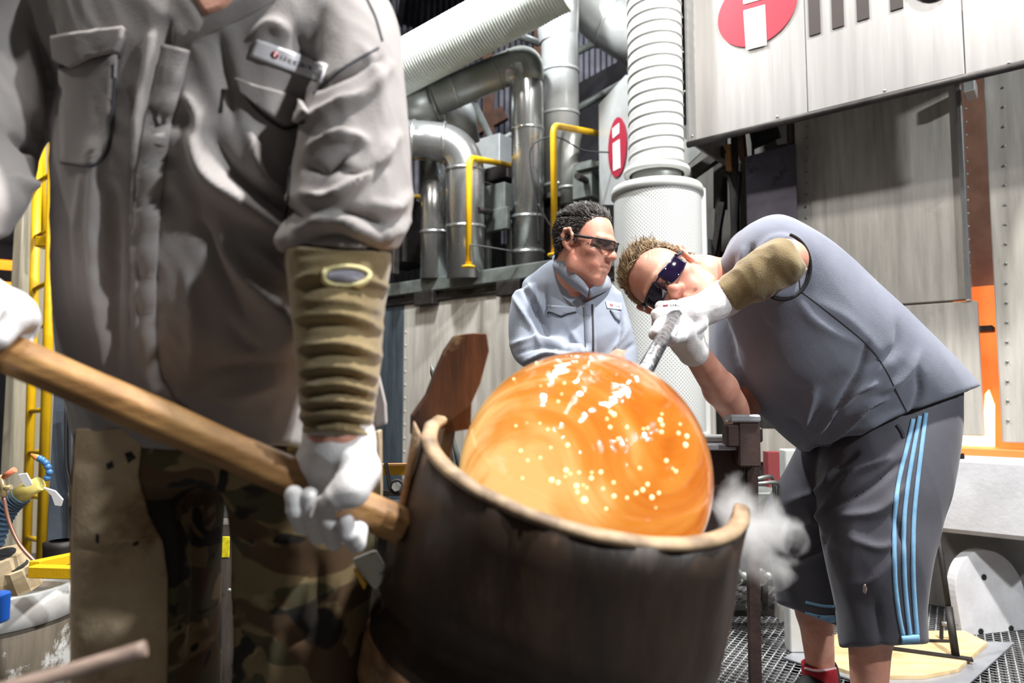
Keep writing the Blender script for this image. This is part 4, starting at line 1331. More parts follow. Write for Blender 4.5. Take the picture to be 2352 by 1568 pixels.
s4_ = N_.new('ShaderNodeMath'); s4_.operation = 'MULTIPLY'; s4_.use_clamp = False; s4_.inputs[1].default_value = 42; L_.new(s3_.outputs[0], s4_.inputs[0])
s5_ = N_.new('ShaderNodeMath'); s5_.operation = 'MAXIMUM'; s5_.inputs[1].default_value = 0; L_.new(s4_.outputs[0], s5_.inputs[0])
L_.new(s5_.outputs[0], vo.inputs['Density'])
steam = thing('steam_puff', P(1735, 1290, 1.35), 'puff of white steam beside the right end of the mould', 'steam')
m = MB(); m.ball(P(1748, 1238, 1.38), .1, 16, (.95, .8, 1.05)); m.build('cloud', m_steam, steam)
m = MB(); m.ball(P(1682, 1165, 1.33), .075, 16, (.75, .6, 1.0)); m.build('wisp', m_steam, steam)

# ================================================================ left-hand background
m_panel_beige = M('beige grey panel', (178, 170, 150), (150, 142, 124), 4, .6, stretch=(3, 3, .4))
m_post = M('blue grey painted post', (104, 112, 124), (84, 92, 104), 5, .45, .3)
m_amber = M('amber heated tubes', (255, 160, 40), rough=.5, emit=(255, 150, 40), estr=1.6)
lad = thing('access_ladder', P(85, 1330, 4.1) * A(1, 1, 0), 'tall yellow access ladder fixed to the beige column', 'ladder')
def L1(y): return P(88 - (y - 320) * .0285, y, 4.25)
def L2(y): return P(128 - (y - 210) * .031, y, 3.85)
m = MB(); m.tube([L1(300), L1(1330)], .026, 12); m.build('rail', m_yellow, lad)
m = MB(); m.tube([L2(208), L2(1330)], .026, 12); m.build('rail', m_yellow, lad)
for (y1, y2) in ((310, 270), (420, 397), (545, 525), (666, 645), (757, 742), (945, 940), (1040, 1036), (1140, 1140), (1235, 1240)):
    m = MB(); m.tube([L1(y1), L2(y2)], .014, 10); m.build('rung', m_yellow, lad)
m = MB(); m.tube(fillet([P(60, 330, 4.25), P(98, 300, 4.4), P(102, 560, 4.4)], .05, 5), .016, 10); m.build('handrail', m_yellow, lad)
m = MB(); m.tube([P(136, 260, 3.95), P(136, 420, 3.95)], .02, 10); m.build('handrail', m_yellow, lad)
m = MB(); m.box(P(125, 560, 4.0), A(.07, 0, 0), A(0, .07, 0), A(0, 0, .03), .006); m.build('bracket', m_yellow, lad)
cl = thing('beige_column', P(100, 1400, 4.6) * A(1, 1, 0), 'beige steel column behind the yellow ladder', 'column')
m = MB(); m.box(P(122, 700, 4.7), A(.12, 0, 0), A(0, .1, 0), A(0, 0, 1.9), .01); m.build('web', m_panel_beige, cl)
m = MB(); m.box(P(62, 700, 4.6), A(.03, 0, 0), A(0, .12, 0), A(0, 0, 1.9), .006); m.build('flange', m_panel_beige, cl)
m = MB(); m.box(P(165, 560, 4.9), A(.06, 0, 0), A(0, .05, 0), A(0, 0, .9), .01); m.build('duct_side', m_white, cl)
m = MB(); m.box(P(150, 1050, 3.5), A(.05, 0, 0), A(0, .04, 0), A(0, 0, .75), .006)
pst = thing('service_post', P(150, 1380, 3.5) * A(1, 1, 0), 'blue grey service post with cables beside the ladder', 'post')
m.build('post', m_post, pst)
for i, q in enumerate(([(152, 930), (152, 1060), (160, 1105), (172, 1160)], [(160, 930), (160, 1050), (166, 1100), (180, 1140)], [(158, 1130), (156, 1230), (156, 1290)])):
    m = MB(); m.tube(smoothline([P(x, y, 3.42) for x, y in q], 6), .008, 8); m.build('cable', m_cable, pst)
dk = thing('kiln_rack', P(20, 900, 5.6) * A(1, 1, 0), 'dark rack with amber glowing tubes at the left edge', 'rack')
m = MB(); m.box(P(10, 900, 5.9), A(.42, 0, 0), A(0, .1, 0), A(0, 0, 1.5)); m.build('back_panel', m_hall, dk)
for (y, h) in ((608, .04), (652, .018), (668, .022), (700, .012)):
    m = MB(); m.tube([P(-60, y - 6, 5.5), P(58, y + 4, 5.5)], h, 10); m.build('heated_tube', m_amber, dk)
m = MB(); m.bar(P(-60, 462, 5.5), P(62, 474, 5.5), .02, .03); m.build('shelf', m_rust, dk)
m = MB(); m.bar(P(-40, 1160, 5.4), P(40, 1160, 5.4), .05, .07); m.build('shelf', m_wood_brown, dk)
slat = thing('slatted_vent', P(170, 1300, 5.2) * A(1, 1, 0), 'amber lit slatted vent right of the ladder', 'vent')
m = MB(); m.box(P(140, 1060, 5.3), A(.14, 0, 0), A(0, .02, 0), A(0, 0, .6)); m.build('frame', m_steel_dark, slat)
for y in range(940, 1270, 14):
    m = MB(); m.bar(P(112, y, 5.2), P(178, y, 5.2), .02, .018); m.build('slat', m_rust, slat)

# vat with wooden offcuts, hose and yellow frame
m_vat = M('drip stained vat', (118, 108, 94), (86, 78, 66), 6, .7, stretch=(3, 3, .5), bump=.2, bscale=50, c3=(196, 196, 192), scale3=5, lo3=.54, hi3=.6)
m_vatrim = M('white painted rim', (216, 215, 212), (186, 184, 180), 8, .6, c3=(96, 80, 66), scale3=14, lo3=.6, hi3=.72)
vc = P(-30, 1340, 1.95)
vat = thing('stained_vat', vc * A(1, 1, 0), 'drip stained vat with white rim at the lower left', 'vat')
vr = .232
m = MB(); m.lathe(A(vc[0], vc[1], 0), (0, 0, 1), [(vr * .9, .01), (vr * .97, .25), (vr * .985, vc[2] - .06), (vr * .95, vc[2] - .05), (vr * .9, .02)], 48); m.build('tub', m_vat, vat)
m = MB(); m.lathe(A(vc[0], vc[1], 0), (0, 0, 1), [(vr * .985, vc[2] - .085), (vr + .006, vc[2] - .08), (vr + .008, vc[2]), (vr - .004, vc[2] + .004), (vr - .012, vc[2] - .06)], 48, closed=True); m.build('rim', m_vatrim, vat)
m = MB(); m.disc(A(vc[0], vc[1], vc[2] - .07), (0, 0, 1), vr * .94, .01, 32); m.build('water', M('murky water', (60, 58, 54), rough=.08), vat)
for i, (a_, b_2, r_, lb) in enumerate((((20, 1330), (2, 1275), .06, 'pale hollow wood offcut standing in the vat'), ((60, 1345), (40, 1300), .045, 'squarish wood offcut at the vat rim'), ((0, 1345), (-30, 1300), .05, 'wood offcut half outside the left edge'))):
    t = thing('wood_offcut', P(*a_, 1.92), lb, 'wood', 'wood offcuts in the vat')
    m = MB(); pa_, pb_ = P(*a_, 1.92), P(*b_2, 1.9); m.tube([pa_, (pa_ + pb_) / 2, pb_], [r_, r_ * .97, r_ * .9], 9, smooth=False); m.build('block', M('split pale wood', (196, 178, 146), (160, 138, 106), 7, .8, bump=.4, bscale=40), t)
    m = MB(); m.tube([pb_, pb_ + unit(pb_ - pa_) * .003], r_ * .6, 12); m.build('burnt_face', m_black, t)
fy = thing('yellow_frame', P(120, 1310, 1.8), 'yellow painted timber frame corner lying on the vat', 'frame')
m = MB(); m.bar(P(74, 1311, 1.74), P(240, 1316, 1.72), .03, .028, bev=.002); m.build('beam', m_yellow, fy)
m = MB(); m.bar(P(78, 1300, 1.76), P(240, 1265, 2.05), .03, .026, bev=.002); m.build('beam', m_yellow, fy)
m = MB(); m.prism([P(62, 1308, 1.82), P(190, 1262, 1.9), P(190, 1285, 1.9), P(120, 1300, 1.84)], A(0, .02, -.008)); single(m, 'pale_plank', M('pale plank', (206, 196, 176), rough=.8), 'pale plank behind the yellow frame', 'plank')
hs = thing('coolant_hose', P(20, 1200, 1.95), 'blue ribbed hose with segmented nozzle and orange tip', 'hose')
hpts = smoothline([P(-30, 1290, 1.95), P(-8, 1220, 1.95), P(20, 1165, 1.95), P(48, 1138, 1.95)], 20)
m = MB(); m.tube(hpts, .026 + .003 * np.sin(np.arange(len(hpts)) * 1.6), 14); m.build('ribbed_hose', M('dark blue hose', (52, 78, 104), rough=.5), hs)
m = MB(); m.tube([P(40, 1142, 1.95), P(68, 1122, 1.95), P(92, 1110, 1.95)], [.026, .022, .02], 14); m.build('taped_collar', M('pale yellow tape', (218, 206, 120), (190, 170, 90), 20, .6), hs)
seg = [(108, 1097), (113, 1084), (110, 1072), (105, 1063), (98, 1057), (91, 1053)]
m = MB()
for (x, y) in seg: m.ball(P(x, y, 1.95), .0095, 7)
m.build('segments', M('blue nozzle plastic', (66, 118, 172), rough=.4), hs)
m = MB(); m.tube([P(90, 1053, 1.95), P(82, 1049, 1.95), P(71, 1043, 1.95)], [.009, .008, .003], 10); m.build('tip', M('orange plastic', (238, 140, 70), rough=.4), hs)
for q in ([(42, 1090), (60, 1087), (74, 1112), (60, 1122)], [(100, 1120), (126, 1128), (144, 1148), (140, 1162), (126, 1160), (118, 1138)]):
    m = MB(); m.prism([P(x, y, 1.93) for x, y in q], A(0, .004, .002)); m.build('tape_end', M('white tape', (220, 222, 226), rough=.5), hs)
cp = thing('copper_line', P(80, 1290, 1.9), 'thin copper tube with brass valve and copper nozzle', 'tube')
m = MB(); m.tube(smoothline([P(8, 1140, 1.88), P(20, 1195, 1.88), P(45, 1250, 1.88), P(82, 1292, 1.88)], 8), .005, 8); m.build('tube', M('copper', (190, 140, 120), rough=.35, metal=.7), cp)
m = MB(); m.tube([P(3, 1090, 1.88), P(9, 1140, 1.88)], .008, 8); m.tube([P(8, 1122, 1.88), P(26, 1118, 1.88)], .007, 8); m.build('valve', M('brass', (206, 186, 140), rough=.35, metal=.6), cp)
m = MB(); m.tube([P(6, 1096, 1.88), P(34, 1078, 1.88)], [.007, .008], 10); m.build('nozzle', M('copper orange', (222, 130, 100), rough=.4), cp)
m = MB(); m.lathe(P(140, 1262, 2.6), (0, 0, 1), [(.05, -P(140, 1262, 2.6)[2] + .001), (.058, .01), (.06, .03), (.04, .034)], 20); single(m, 'dark_bucket', m_steel_dark, 'dark pail rim at the foot of the service post', 'bucket')
m = MB(); m.box(P(-6, 1396, 1.3), A(.013, 0, 0), A(0, .02, 0), A(0, 0, .028), .004); single(m, 'blue_tag', M('blue plastic', (28, 96, 196), rough=.4), 'bright blue plastic tag at the left edge', 'tag')
m = MB(); m.tube(smoothline([P(-40, 1598, .62), P(150, 1545, .64), P(335, 1488, .66)], 8), [.0075] * 17, 10); single(m, 'wooden_stick', M('grey stick', (150, 130, 118), (110, 92, 82), 10, .6, stretch=(1, 5, 5)), 'thin grey wooden stick across the lower left corner', 'stick')
# weathered post seen between the legs
wp_ = thing('weathered_post', P(522, 1600, 1.9) * A(1, 1, 0), 'dark weathered wooden post seen between the camouflage legs', 'post')
m = MB(); m.box(P(525, 1420, 1.95), A(.045, 0, 0), A(0, .04, 0), A(0, 0, .27), .004); m.build('timber', M('weathered timber', (84, 74, 68), (56, 48, 44), 6, .7, stretch=(3, 3, .5), bump=.3, bscale=40), wp_)
for (x, y) in ((527, 1355), (546, 1507)):
    m = MB(); m.lathe(P(x, y, 1.9), (0, -1, 0), [(0, .004), (.005, .003), (.006, 0)], 12); m.build('screw', m_zinc, wp_)
m = MB(); m.box(P(520, 1255, 1.93), A(.012, 0, 0), A(0, .006, 0), A(0, 0, .03), .003); m.build('paint_patch', M('fluorescent yellow', (236, 226, 40), (190, 170, 20), 60, .5), wp_)

# ================================================================ people
m_skin = M('skin', (214, 160, 138), (196, 132, 112), 14, .5, sub=.12, c3=(188, 112, 98), scale3=9, lo3=.55, hi3=.8, bump=.1, bscale=260)
m_shirt_grey = M('warm grey work shirt', (158, 153, 151), (146, 140, 138), 5, .85, sheen=.15, bump=.25, bscale=420)
m_shirt_blue = M('blue grey work shirt', (150, 158, 172), (134, 142, 156), 5, .85, sheen=.15, bump=.25, bscale=420)
m_tee = M('slate grey t-shirt', (124, 128, 142), (110, 114, 128), 5, .9, sheen=.2, bump=.25, bscale=420)
m_tee_trim = M('black ribbing', (22, 22, 25), rough=.9)
m_seam = M('dark seam', (60, 60, 66), rough=.9)
m_sleeve = M('brown fleece sleeve', (140, 122, 84), (112, 96, 64), 9, .95, sheen=.3, bump=.35, bscale=300)
m_glove = M('white knit glove', (226, 224, 224), (206, 203, 204), 12, .9, bump=.35, bscale=420)
m_cuff = M('off-white knit cuff', (222, 218, 204), (200, 194, 178), 20, .95, bump=.4, bscale=300)
m_patch = M('white name patch', (232, 230, 234), rough=.8)
m_shorts = M('charcoal track shorts', (74, 74, 84), (64, 63, 72), 5, .65, sheen=.2, bump=.15, bscale=400)
m_stripe = M('light blue stripe', (138, 186, 220), (118, 168, 206), 30, .7)
m_snap = M('pearl snap', (206, 206, 208), rough=.25, metal=.6)
m_dark_tr = M('dark work trousers', (58, 60, 66), (46, 48, 54), 5, .85, bump=.2, bscale=300)
m_leather = M('suede chaps', (206, 186, 156), (164, 138, 104), 5, .9, bump=.4, bscale=70, c3=(96, 66, 40), scale3=5, lo3=.56, hi3=.74)
m_sock = M('red ribbed sock', (186, 40, 52), (160, 28, 40), 20, .9, bump=.4, bscale=200)
m_shoe = M('black shoe', (28, 28, 30), (18, 18, 20), 9, .6)

def camo():
    m = bpy.data.materials.new('camouflage cloth'); m.use_nodes = True
    N, L = m.node_tree.nodes, m.node_tree.links
    b = N['Principled BSDF']; b.inputs['Roughness'].default_value = .9
    tc = N.new('ShaderNodeTexCoord')
    col = lin((138, 120, 86))
    prev = None
    for i, (c, sc, off, th) in enumerate((((84, 78, 54), 7.0, 3.1, .5), ((92, 70, 48), 6.0, 11.7, .54), ((40, 36, 31), 7.5, 23.0, .56))):
        mp = N.new('ShaderNodeMapping'); mp.inputs['Location'].default_value = (off, off * .7, off * .3); mp.inputs['Scale'].default_value = (1, 1, 1.7)
        L.new(tc.outputs['Object'], mp.inputs['Vector'])
        n = N.new('ShaderNodeTexNoise'); n.inputs['Scale'].default_value = sc; n.inputs['Detail'].default_value = 2.5; n.inputs['Distortion'].default_value = .8
        L.new(mp.outputs['Vector'], n.inputs['Vector'])
        r = N.new('ShaderNodeValToRGB'); r.color_ramp.elements[0].position = th; r.color_ramp.elements[1].position = th + .025
        L.new(n.outputs['Fac'], r.inputs['Fac'])
        x = N.new('ShaderNodeMix'); x.data_type = 'RGBA'
        L.new(r.outputs['Color'], x.inputs['Factor'])
        if prev is None: x.inputs['A'].default_value = col
        else: L.new(prev, x.inputs['A'])
        x.inputs['B'].default_value = lin(c)
        prev = x.outputs['Result']
    L.new(prev, b.inputs['Base Color'])
    return m
m_camo = camo()

class Head:
    def __init__(s, C, U, F, sc=1.0):
        s.C = np.asarray(C, float); s.U = unit(U)
        F = np.asarray(F, float); s.F = unit(F - s.U * (F @ s.U)); s.L = np.cross(s.U, s.F)
        s.sc = sc
    def w(s, l, f, u):
        return s.C + s.sc * (l * s.L + f * s.F + u * s.U)
    def loc(s, V):
        d = (V - s.C) / s.sc
        return np.column_stack([d @ s.L, d @ s.F, d @ s.U])
    def build(s, neck_pts, neck_rad, h=.0027):
        R = np.array([s.L, s.F, s.U]); q = s.sc
        d = SDF()
        e = lambda c, r, k=.012, sub=False: d.ell(s.w(*c), np.array(r) * q, R, k * q, sub)
        c = lambda a, b, ra, rb=None, k=.012, sub=False: d.cone(s.w(*a), s.w(*b), ra * q, (ra if rb is None else rb) * q, k * q, None, sub)
        e((0, -.014, .036), (.076, .098, .084))
        e((0, .03, -.022), (.064, .064, .082), .03)
        e((0, .045, -.07), (.045, .042, .04), .03)
        c((0, .064, -.1), (0, .06, -.088), .02, .026, .02)
        for sg in (-1, 1):
            c((sg * .058, -.006, -.045), (sg * .05, .008, -.078), .016, .016, .025)
            c((sg * .05, .008, -.078), (sg * .016, .064, -.102), .016, .017, .025)
            e((sg * .044, .06, -.022), (.02, .02, .016), .02)
            e((sg * .026, .068, -.058), (.018, .016, .02), .02)
            c((sg * .008, .09, .02), (sg * .042, .078, .02), .011, .009, .012)
            e((sg * .031, .098, .002), (.017, .016, .011), .012, True)
            e((sg * .031, .073, .001), (.0125, .0125, .0125), .003)
            c((sg * .02, .083, -.003), (sg * .043, .077, -.004), .004, .003, .005)
            e((sg * .0115, .1, -.034), (.0085, .011, .0075), .008)
            e((sg * .0065, .107, -.041), (.003, .004, .003), .003, True)
            # ear: rim, lobe, bowl
            pts = [(.079, .004, -.012), (.083, .004, .012), (.088, -.008, .03), (.09, -.024, .026), (.087, -.03, .006), (.082, -.02, -.016), (.078, -.006, -.03)]
            for i in range(len(pts) - 1):
                c((sg * pts[i][0], *pts[i][1:]), (sg * pts[i + 1][0], *pts[i + 1][1:]), .0052 if i < 5 else .007, None, .006)
            e((sg * .078, -.012, .002), (.007, .016, .026), .008)
            e((sg * .086, -.008, .0), (.006, .008, .013), .004, True)
        c((0, .088, .012), (0, .108, -.022), .0085, .0105, .012)
        e((0, .11, -.029), (.0125, .0115, .0105), .01)
        c((-.021, .079, -.062), (0, .092, -.059), .0048, .0062, .008)
        c((.021, .079, -.062), (0, .092, -.059), .0048, .0062, .008)
        c((-.018, .079, -.073), (0, .089, -.075), .0055, .0078, .008)
        c((.018, .079, -.073), (0, .089, -.075), .0055, .0078, .008)
        c((-.024, .088, -.067), (0, .102, -.0665), .0022, .0024, .004, True)
        c((.024, .088, -.067), (0, .102, -.0665), .0022, .0024, .004, True)
        d.chain([s.w(0, -.028, -.035)] + neck_pts, [.055 * q] + neck_rad, .03)
        return d.mesh(h * q, 1)

def hair(head, V, Q, mat, parent, line, length, n, flow, seed, lift=.005, jit=.12, thick=.0013):
    """short hair: a skull cap with many tapered locks; line(l,f,u) -> True on the scalp"""
    r = np.random.default_rng(seed)
    X = head.loc(V)
    mask = line(X[:, 0], X[:, 1], X[:, 2])
    N = vnormals(V, Q)
    Vc, Qc = drop_faces(V + N * lift * (.6 + .8 * pnoise(V * 90)[:, None]), Q, mask)
    parts = [(Vc, [tuple(q) for q in Qc])]
    ids = np.nonzero(mask)[0]
    pick = r.choice(ids, n)
    mb = MB(); mb.add(Vc, [tuple(q) for q in Qc], True)
    for i in pick:
        p, nn = V[i] + N[i] * lift * .3, N[i]
        x = X[i]
        fl, ln, up = flow(x)
        d = fl[0] * head.L + fl[1] * head.F + fl[2] * head.U
        d = unit(d - nn * (d @ nn) + r.normal(size=3) * jit)
        ln = ln * (.7 + .6 * r.random())
        pts = [p]
        for k in range(1, 5):
            t = k / 4
            pts.append(p + d * ln * t + nn * (lift + up * ln * math.sin(t * 1.9)) * (1 if k else 0) + r.normal(size=3) * .0012)
        mb.tube(pts, thick * head.sc * np.array([1.4, 1.5, 1.2, .8, .15]), 4, caps=False)
    return mb.build('hair', mat, parent)

def glasses(head, parent, lens_mat, frame_mat, tall=.019, name='glasses'):
    g = None
    fr = MB()
    def fpos(l): return .112 - 11.0 * l * l
    top = [head.w(l, fpos(l) + .001, tall - abs(l) * .06 - (.004 if abs(l) < .008 else 0)) for l in np.linspace(-.068, .068, 25)]
    fr.tube(top, .0022 * head.sc, 8)
    for sg in (-1, 1):
        fr.tube(smoothline([head.w(sg * .067, fpos(.067), tall - .005), head.w(sg * .076, .04, .012), head.w(sg * .084, 0, .014), head.w(sg * .083, -.022, .012), head.w(sg * .08, -.036, -.008)], 5), np.linspace(.0048, .0024, 21) * head.sc, 8)
    fr.tube([head.w(-.008, .112, -.008), head.w(0, .116, .004), head.w(.008, .112, -.008)], .0022 * head.sc, 6)
    g = fr.build(name, frame_mat, parent)
    for sg in (-1, 1):
        V, F = [], []
        nu, nv = 14, 9
        for i in range(nu):
            for j in range(nv):
                a = i / (nu - 1); bq = j / (nv - 1)
                l = .007 + a * .06
                half = tall * (1 - .28 * (2 * a - .9) ** 2) 
                u = -half * .95 + bq * (half * .95 + tall - abs(l) * .06)
                V.append(head.w(sg * l, fpos(l) + .003 * math.cos((bq - .5) * 3), u))
        for i in range(nu - 1):
            for j in range(nv - 1):
                F.append((i * nv + j, (i + 1) * nv + j, (i + 1) * nv + j + 1, i * nv + j + 1))
        m = MB(); m.add(V, F, True); o = m.build('lens', lens_mat, g)
        md = o.modifiers.new('t', 'SOLIDIFY'); md.thickness = .0018
    return g

def wrinkle(V, N, axis, amp, freq, along=.25, seed=0.0, ridged=True):
    """long soft creases: noise stretched along axis"""
    ax = unit(axis)
    q = V - np.outer(V @ ax, ax) * (1 - along)
    n = pnoise(q * freq + seed)
    n2 = pnoise(q * freq * 2.1 + seed + 9)
    if ridged: n = (.45 - np.abs(n) * 1.8)
    return V + N * (amp * (n + .35 * n2))[:, None]

def button(skin, px, py, r, parent, name='snap_button'):
    l, n = skin.hit(px, py)
    m = MB(); m.lathe(l + n * .001, n, [(r, 0), (r, .002), (r * .75, .0035), (r * .5, .0025), (0, .0032)], 16)
    return m.build(name, m_snap, parent)

WORD = text_mesh('iittala')
def logo_patch(skin, quad, parent, label=None):
    """white name tape with red round mark and the word; quad = pixel corners tl, tr, br, bl"""
    quad = [np.array(q, float) for q in quad]
    def bil(a, b): return (1 - a) * (1 - b) * quad[0] + a * (1 - b) * quad[1] + a * b * quad[2] + (1 - a) * b * quad[3]
    n_u, n_v = 16, 6
    pts = [tuple(bil(i / n_u, j / n_v)) for i in range(n_u + 1) for j in range(n_v + 1)]
    F = [[i * (n_v + 1) + j, (i + 1) * (n_v + 1) + j, (i + 1) * (n_v + 1) + j + 1, i * (n_v + 1) + j + 1] for i in range(n_u) for j in range(n_v)]
    pt = lay(skin, pts, F, 'name_patch', m_patch, parent, .0022, .0012)
    asp = np.linalg.norm(quad[1] - quad[0]) / np.linalg.norm(quad[3] - quad[0])
    cp_ = [(.30 + .17 / asp * 1.25 * math.cos(t), .5 + .17 * 1.25 * math.sin(t)) for t in np.linspace(0, 2 * math.pi, 20, endpoint=False)]
    pts = [tuple(bil(.30, .5))] + [tuple(bil(*q)) for q in cp_]
    dk_ = lay(skin, pts, [[0, i + 1, (i + 1) % 20 + 1] for i in range(20)], 'logo_disc', m_red, pt, .0003, .0034)
    pts = [tuple(bil(*q)) for q in ((.30 - .035 / asp, .47), (.30 + .035 / asp, .47), (.30 + .035 / asp, .64), (.30 - .035 / asp, .64), (.30 - .035 / asp, .36), (.30 + .035 / asp, .36), (.30 + .035 / asp, .42), (.30 - .035 / asp, .42))]
    lay(skin, pts, [[0, 1, 2, 3], [4, 5, 6, 7]], 'logo_letter', m_print_white, dk_, .0003, .0038)
    P2, F2 = WORD
    x0, x1 = P2[:, 0].min(), P2[:, 0].max()
    pts = [tuple(bil(.38 + .46 * (x - x0) / (x1 - x0), .62 - .42 * y)) for x, y in P2]
    lay(skin, pts, F2, 'lettering', m_letter, pt, .0003, .0034)
    return pt

# ---------------------------------------------------------------- the bending glassblower
rm = thing('person', G(1960, 1640), 'person in slate t-shirt and striped charcoal shorts bending to blow into the pipe', 'person')
hd = Head(P(1535, 651, 1.78), (-.795, .173, .56), (-.31, -.94, -.15), 1.04)
nb = P(1690, 650, 1.9)
hV, hQ = hd.build([P(1612, 640, 1.83), nb], [.056, .07])
body = SDF()
body.chain([P(1700, 640, 1.92), P(1860, 750, 1.97), P(2030, 920, 2.03)], [.065, .11, .12], .05)
hipn, hipf = P(2050, 1000, 1.98), P(1990, 1010, 2.12)
kn, kf = P(2025, 1330, 1.9), P(1860, 1290, 2.17)
an, af = P(1995, 1680, 1.93), P(1890, 1590, 2.22)
body.chain([hipn, kn, P(1998, 1440, 1.93), an], [.09, .062, .058, .04], .03)
body.chain([hipf, kf, P(1872, 1400, 2.2), af], [.09, .06, .054, .037], .03)
body.chain([P(1748, 600, 1.88), P(1806, 597, 1.67), P(1668, 688, 1.69)], [.055, .046, .03], .02)        # near arm
body.chain([P(1790, 760, 2.08), P(1700, 958, 1.98), P(1655, 893, 1.83), P(1587, 795, 1.67)], [.05, .042, .043, .03], .02)
bV, bQ = body.mesh(.007, 2)
allV = np.concatenate([hV, bV]); allQ = np.concatenate([hQ, bQ + len(hV)])
obj_np('body', allV, allQ, m_skin, rm)
m_blond = M('ash blond hair', (178, 154, 120), (120, 100, 78), 40, .5, c3=(206, 190, 158), scale3=60, lo3=.55, hi3=.7)
def shift(d):
    return d - .04
def line_rm(l, f, u):
    th = np.interp(f, [-.11, -.07, -.035, -.012, .012, .03, .055, .08], [-.055, -.035, -.005, .02, .022, .06, .086, .09])
    return (u > th) & (np.abs(l) < .084)
def flow_rm(x):
    if x[1] > .03 and x[2] > .06: return (.5, .25, .8), .030, .22
    if x[2] > .08: return (.4, .5, .3), .022, .15
    return (.1, -.5, -.7), .012, .08
hair(hd, hV, hQ, m_blond, rm, line_rm, .03, 4200, flow_rm, 3, .004, .2, .0008)
m_lens_dark = M('dark mirrored lens', (24, 16, 40), rough=.04, coat=1.0)
m_frame = M('navy glasses frame', (24, 30, 50), rough=.25)
glasses(hd, rm, m_lens_dark, m_frame, .021)
m = MB(); e0 = hd.w(.089, -.006, -.002); m.ball(e0, .005, 6); m.build('ear_plug', m_zinc, rm)

# t-shirt
tor = loft([S(1848, 1034, 2232, 893, 2.03, .19), S(1795, 990, 2172, 826, 2.01, .205), S(1738, 930, 2095, 750, 1.98, .205), S(1706, 850, 2003, 662, 1.95, .20),
            S(1690, 770, 1925, 592, 1.93, .20), S(1668, 700, 1848, 538, 1.91, .20), S(1640, 668, 1776, 505, 1.90, .18), S(1632, 652, 1706, 530, 1.89, .12), S(1634, 640, 1668, 575, 1.88, .075)], 56, 8, 2.2)
slv = loft([(P(1745, 600, 1.90), RGT * .10, WZ * .10), (P(1768, 600, 1.82), RGT * .094, WZ * .098), (P(1796, 612, 1.70), RGT * .067, WZ * .079)], 40, 6, 2.0)
slf = loft([S(1650, 690, 1740, 640, 2.08, .10), S(1632, 790, 1722, 800, 2.06, .085), S(1640, 880, 1720, 890, 2.02, .075)], 36, 6, 2.0)
tV, tQ = fuse([tor, slv, slf], .0062, 3)
tN = vnormals(tV, tQ)
F_RM = [([(1850, 1020), (1900, 960), (1960, 900), (2010, 880)], 9, .010), ([(1880, 1025), (1930, 985), (1990, 930), (2030, 915)], 7, .012), ([(1930, 1010), (1990, 975), (2060, 945)], 7, .009),
        ([(1850, 1030), (1848, 960), (1870, 900)], 12, .010), ([(1900, 1000), (1925, 930), (1975, 850), (1990, 790)], 10, -.008), ([(2000, 840), (2060, 800), (2070, 740)], 14, -.008), ([(2030, 900), (2080, 860), (2110, 810)], 12, .008),
        ([(2090, 945), (2110, 900), (2105, 850)], 9, -.007), ([(1830, 680), (1880, 740), (1990, 800)], 16, .004), ([(1690, 590), (1680, 640), (1665, 690)], 9, -.010), ([(1715, 570), (1700, 640), (1690, 700)], 8, .010),
        ([(1735, 560), (1725, 620)], 7, -.009), ([(1880, 690), (1960, 740), (2040, 830)], 20, .004), ([(1760, 880), (1850, 900), (1930, 860)], 22, -.005), ([(1800, 960), (1850, 990)], 12, -.008), ([(1780, 555), (1760, 590), (1745, 620)], 8, -.008)]
tV = tV + tN * folds(tV, tN, [(a, b * .85, c * 1.7) for a, b, c in F_RM], 1.85)[:, None]
tV = wrinkle(tV, tN, A(.6, 0, -.6), .0035, 9, .3, 3.0)
tee = obj_np('t_shirt', tV, tQ, m_tee, rm)
sk = Skin(tV, tQ)
strip(sk, [(1838, 668), (1900, 715), (1990, 790), (2035, 850), (2062, 905), (2088, 955)], 2.2, 'side_seam', m_seam, tee, .0006, .0004)
strip(sk, [(1836, 640), (1838, 668)], 2.5, 'side_seam', m_seam, tee, .0006, .0004)
strip(sk, [(2222, 897), (2160, 932), (2092, 962), (2010, 990), (1930, 1014), (1872, 1030)], 2, 'hem_stitch', m_seam, tee, .0006, .0004)
ring = [P(1797 + 65 * math.cos(t), 612 - 76 * math.sin(t), 1.698) for t in np.linspace(-2.6, 1.3, 40)]
m = MB(); m.tube(ring, .0042, 8); m.build('armhole_trim', m_tee_trim, tee)

# near arm: fleece sleeve and glove
fl = loft([S(1812, 548, 1854, 618, 1.655, .055), S(1782, 549, 1836, 640, 1.65, .06), S(1745, 566, 1800, 664, 1.665, .058), S(1706, 594, 1758, 686, 1.67, .054), S(1672, 626, 1718, 702, 1.685, .05), S(1646, 648, 1690, 714, 1.695, .046)], 44, 10, 2.1)
fV, fQ = fuse([fl], .0042, 2)
fN = vnormals(fV, fQ)
fV = wrinkle(fV, fN, A(.45, .2, -.85), .006, 22, .3, 5.0)
obj_np('arm_sleeve', fV, fQ, m_sleeve, rm)
gl = SDF()
wr = P(1664, 684, 1.700); palm = P(1592, 722, 1.670)
gl.chain([P(1676, 678, 1.705), wr, P(1630, 702, 1.685), palm], [.041, .041, .038, .04], .02)
gl.ell(P(1572, 722, 1.665), (.044, .035, .036), None, .02)
pd = unit(pb - pa)
def pp(f): return pa + (pb - pa) * f
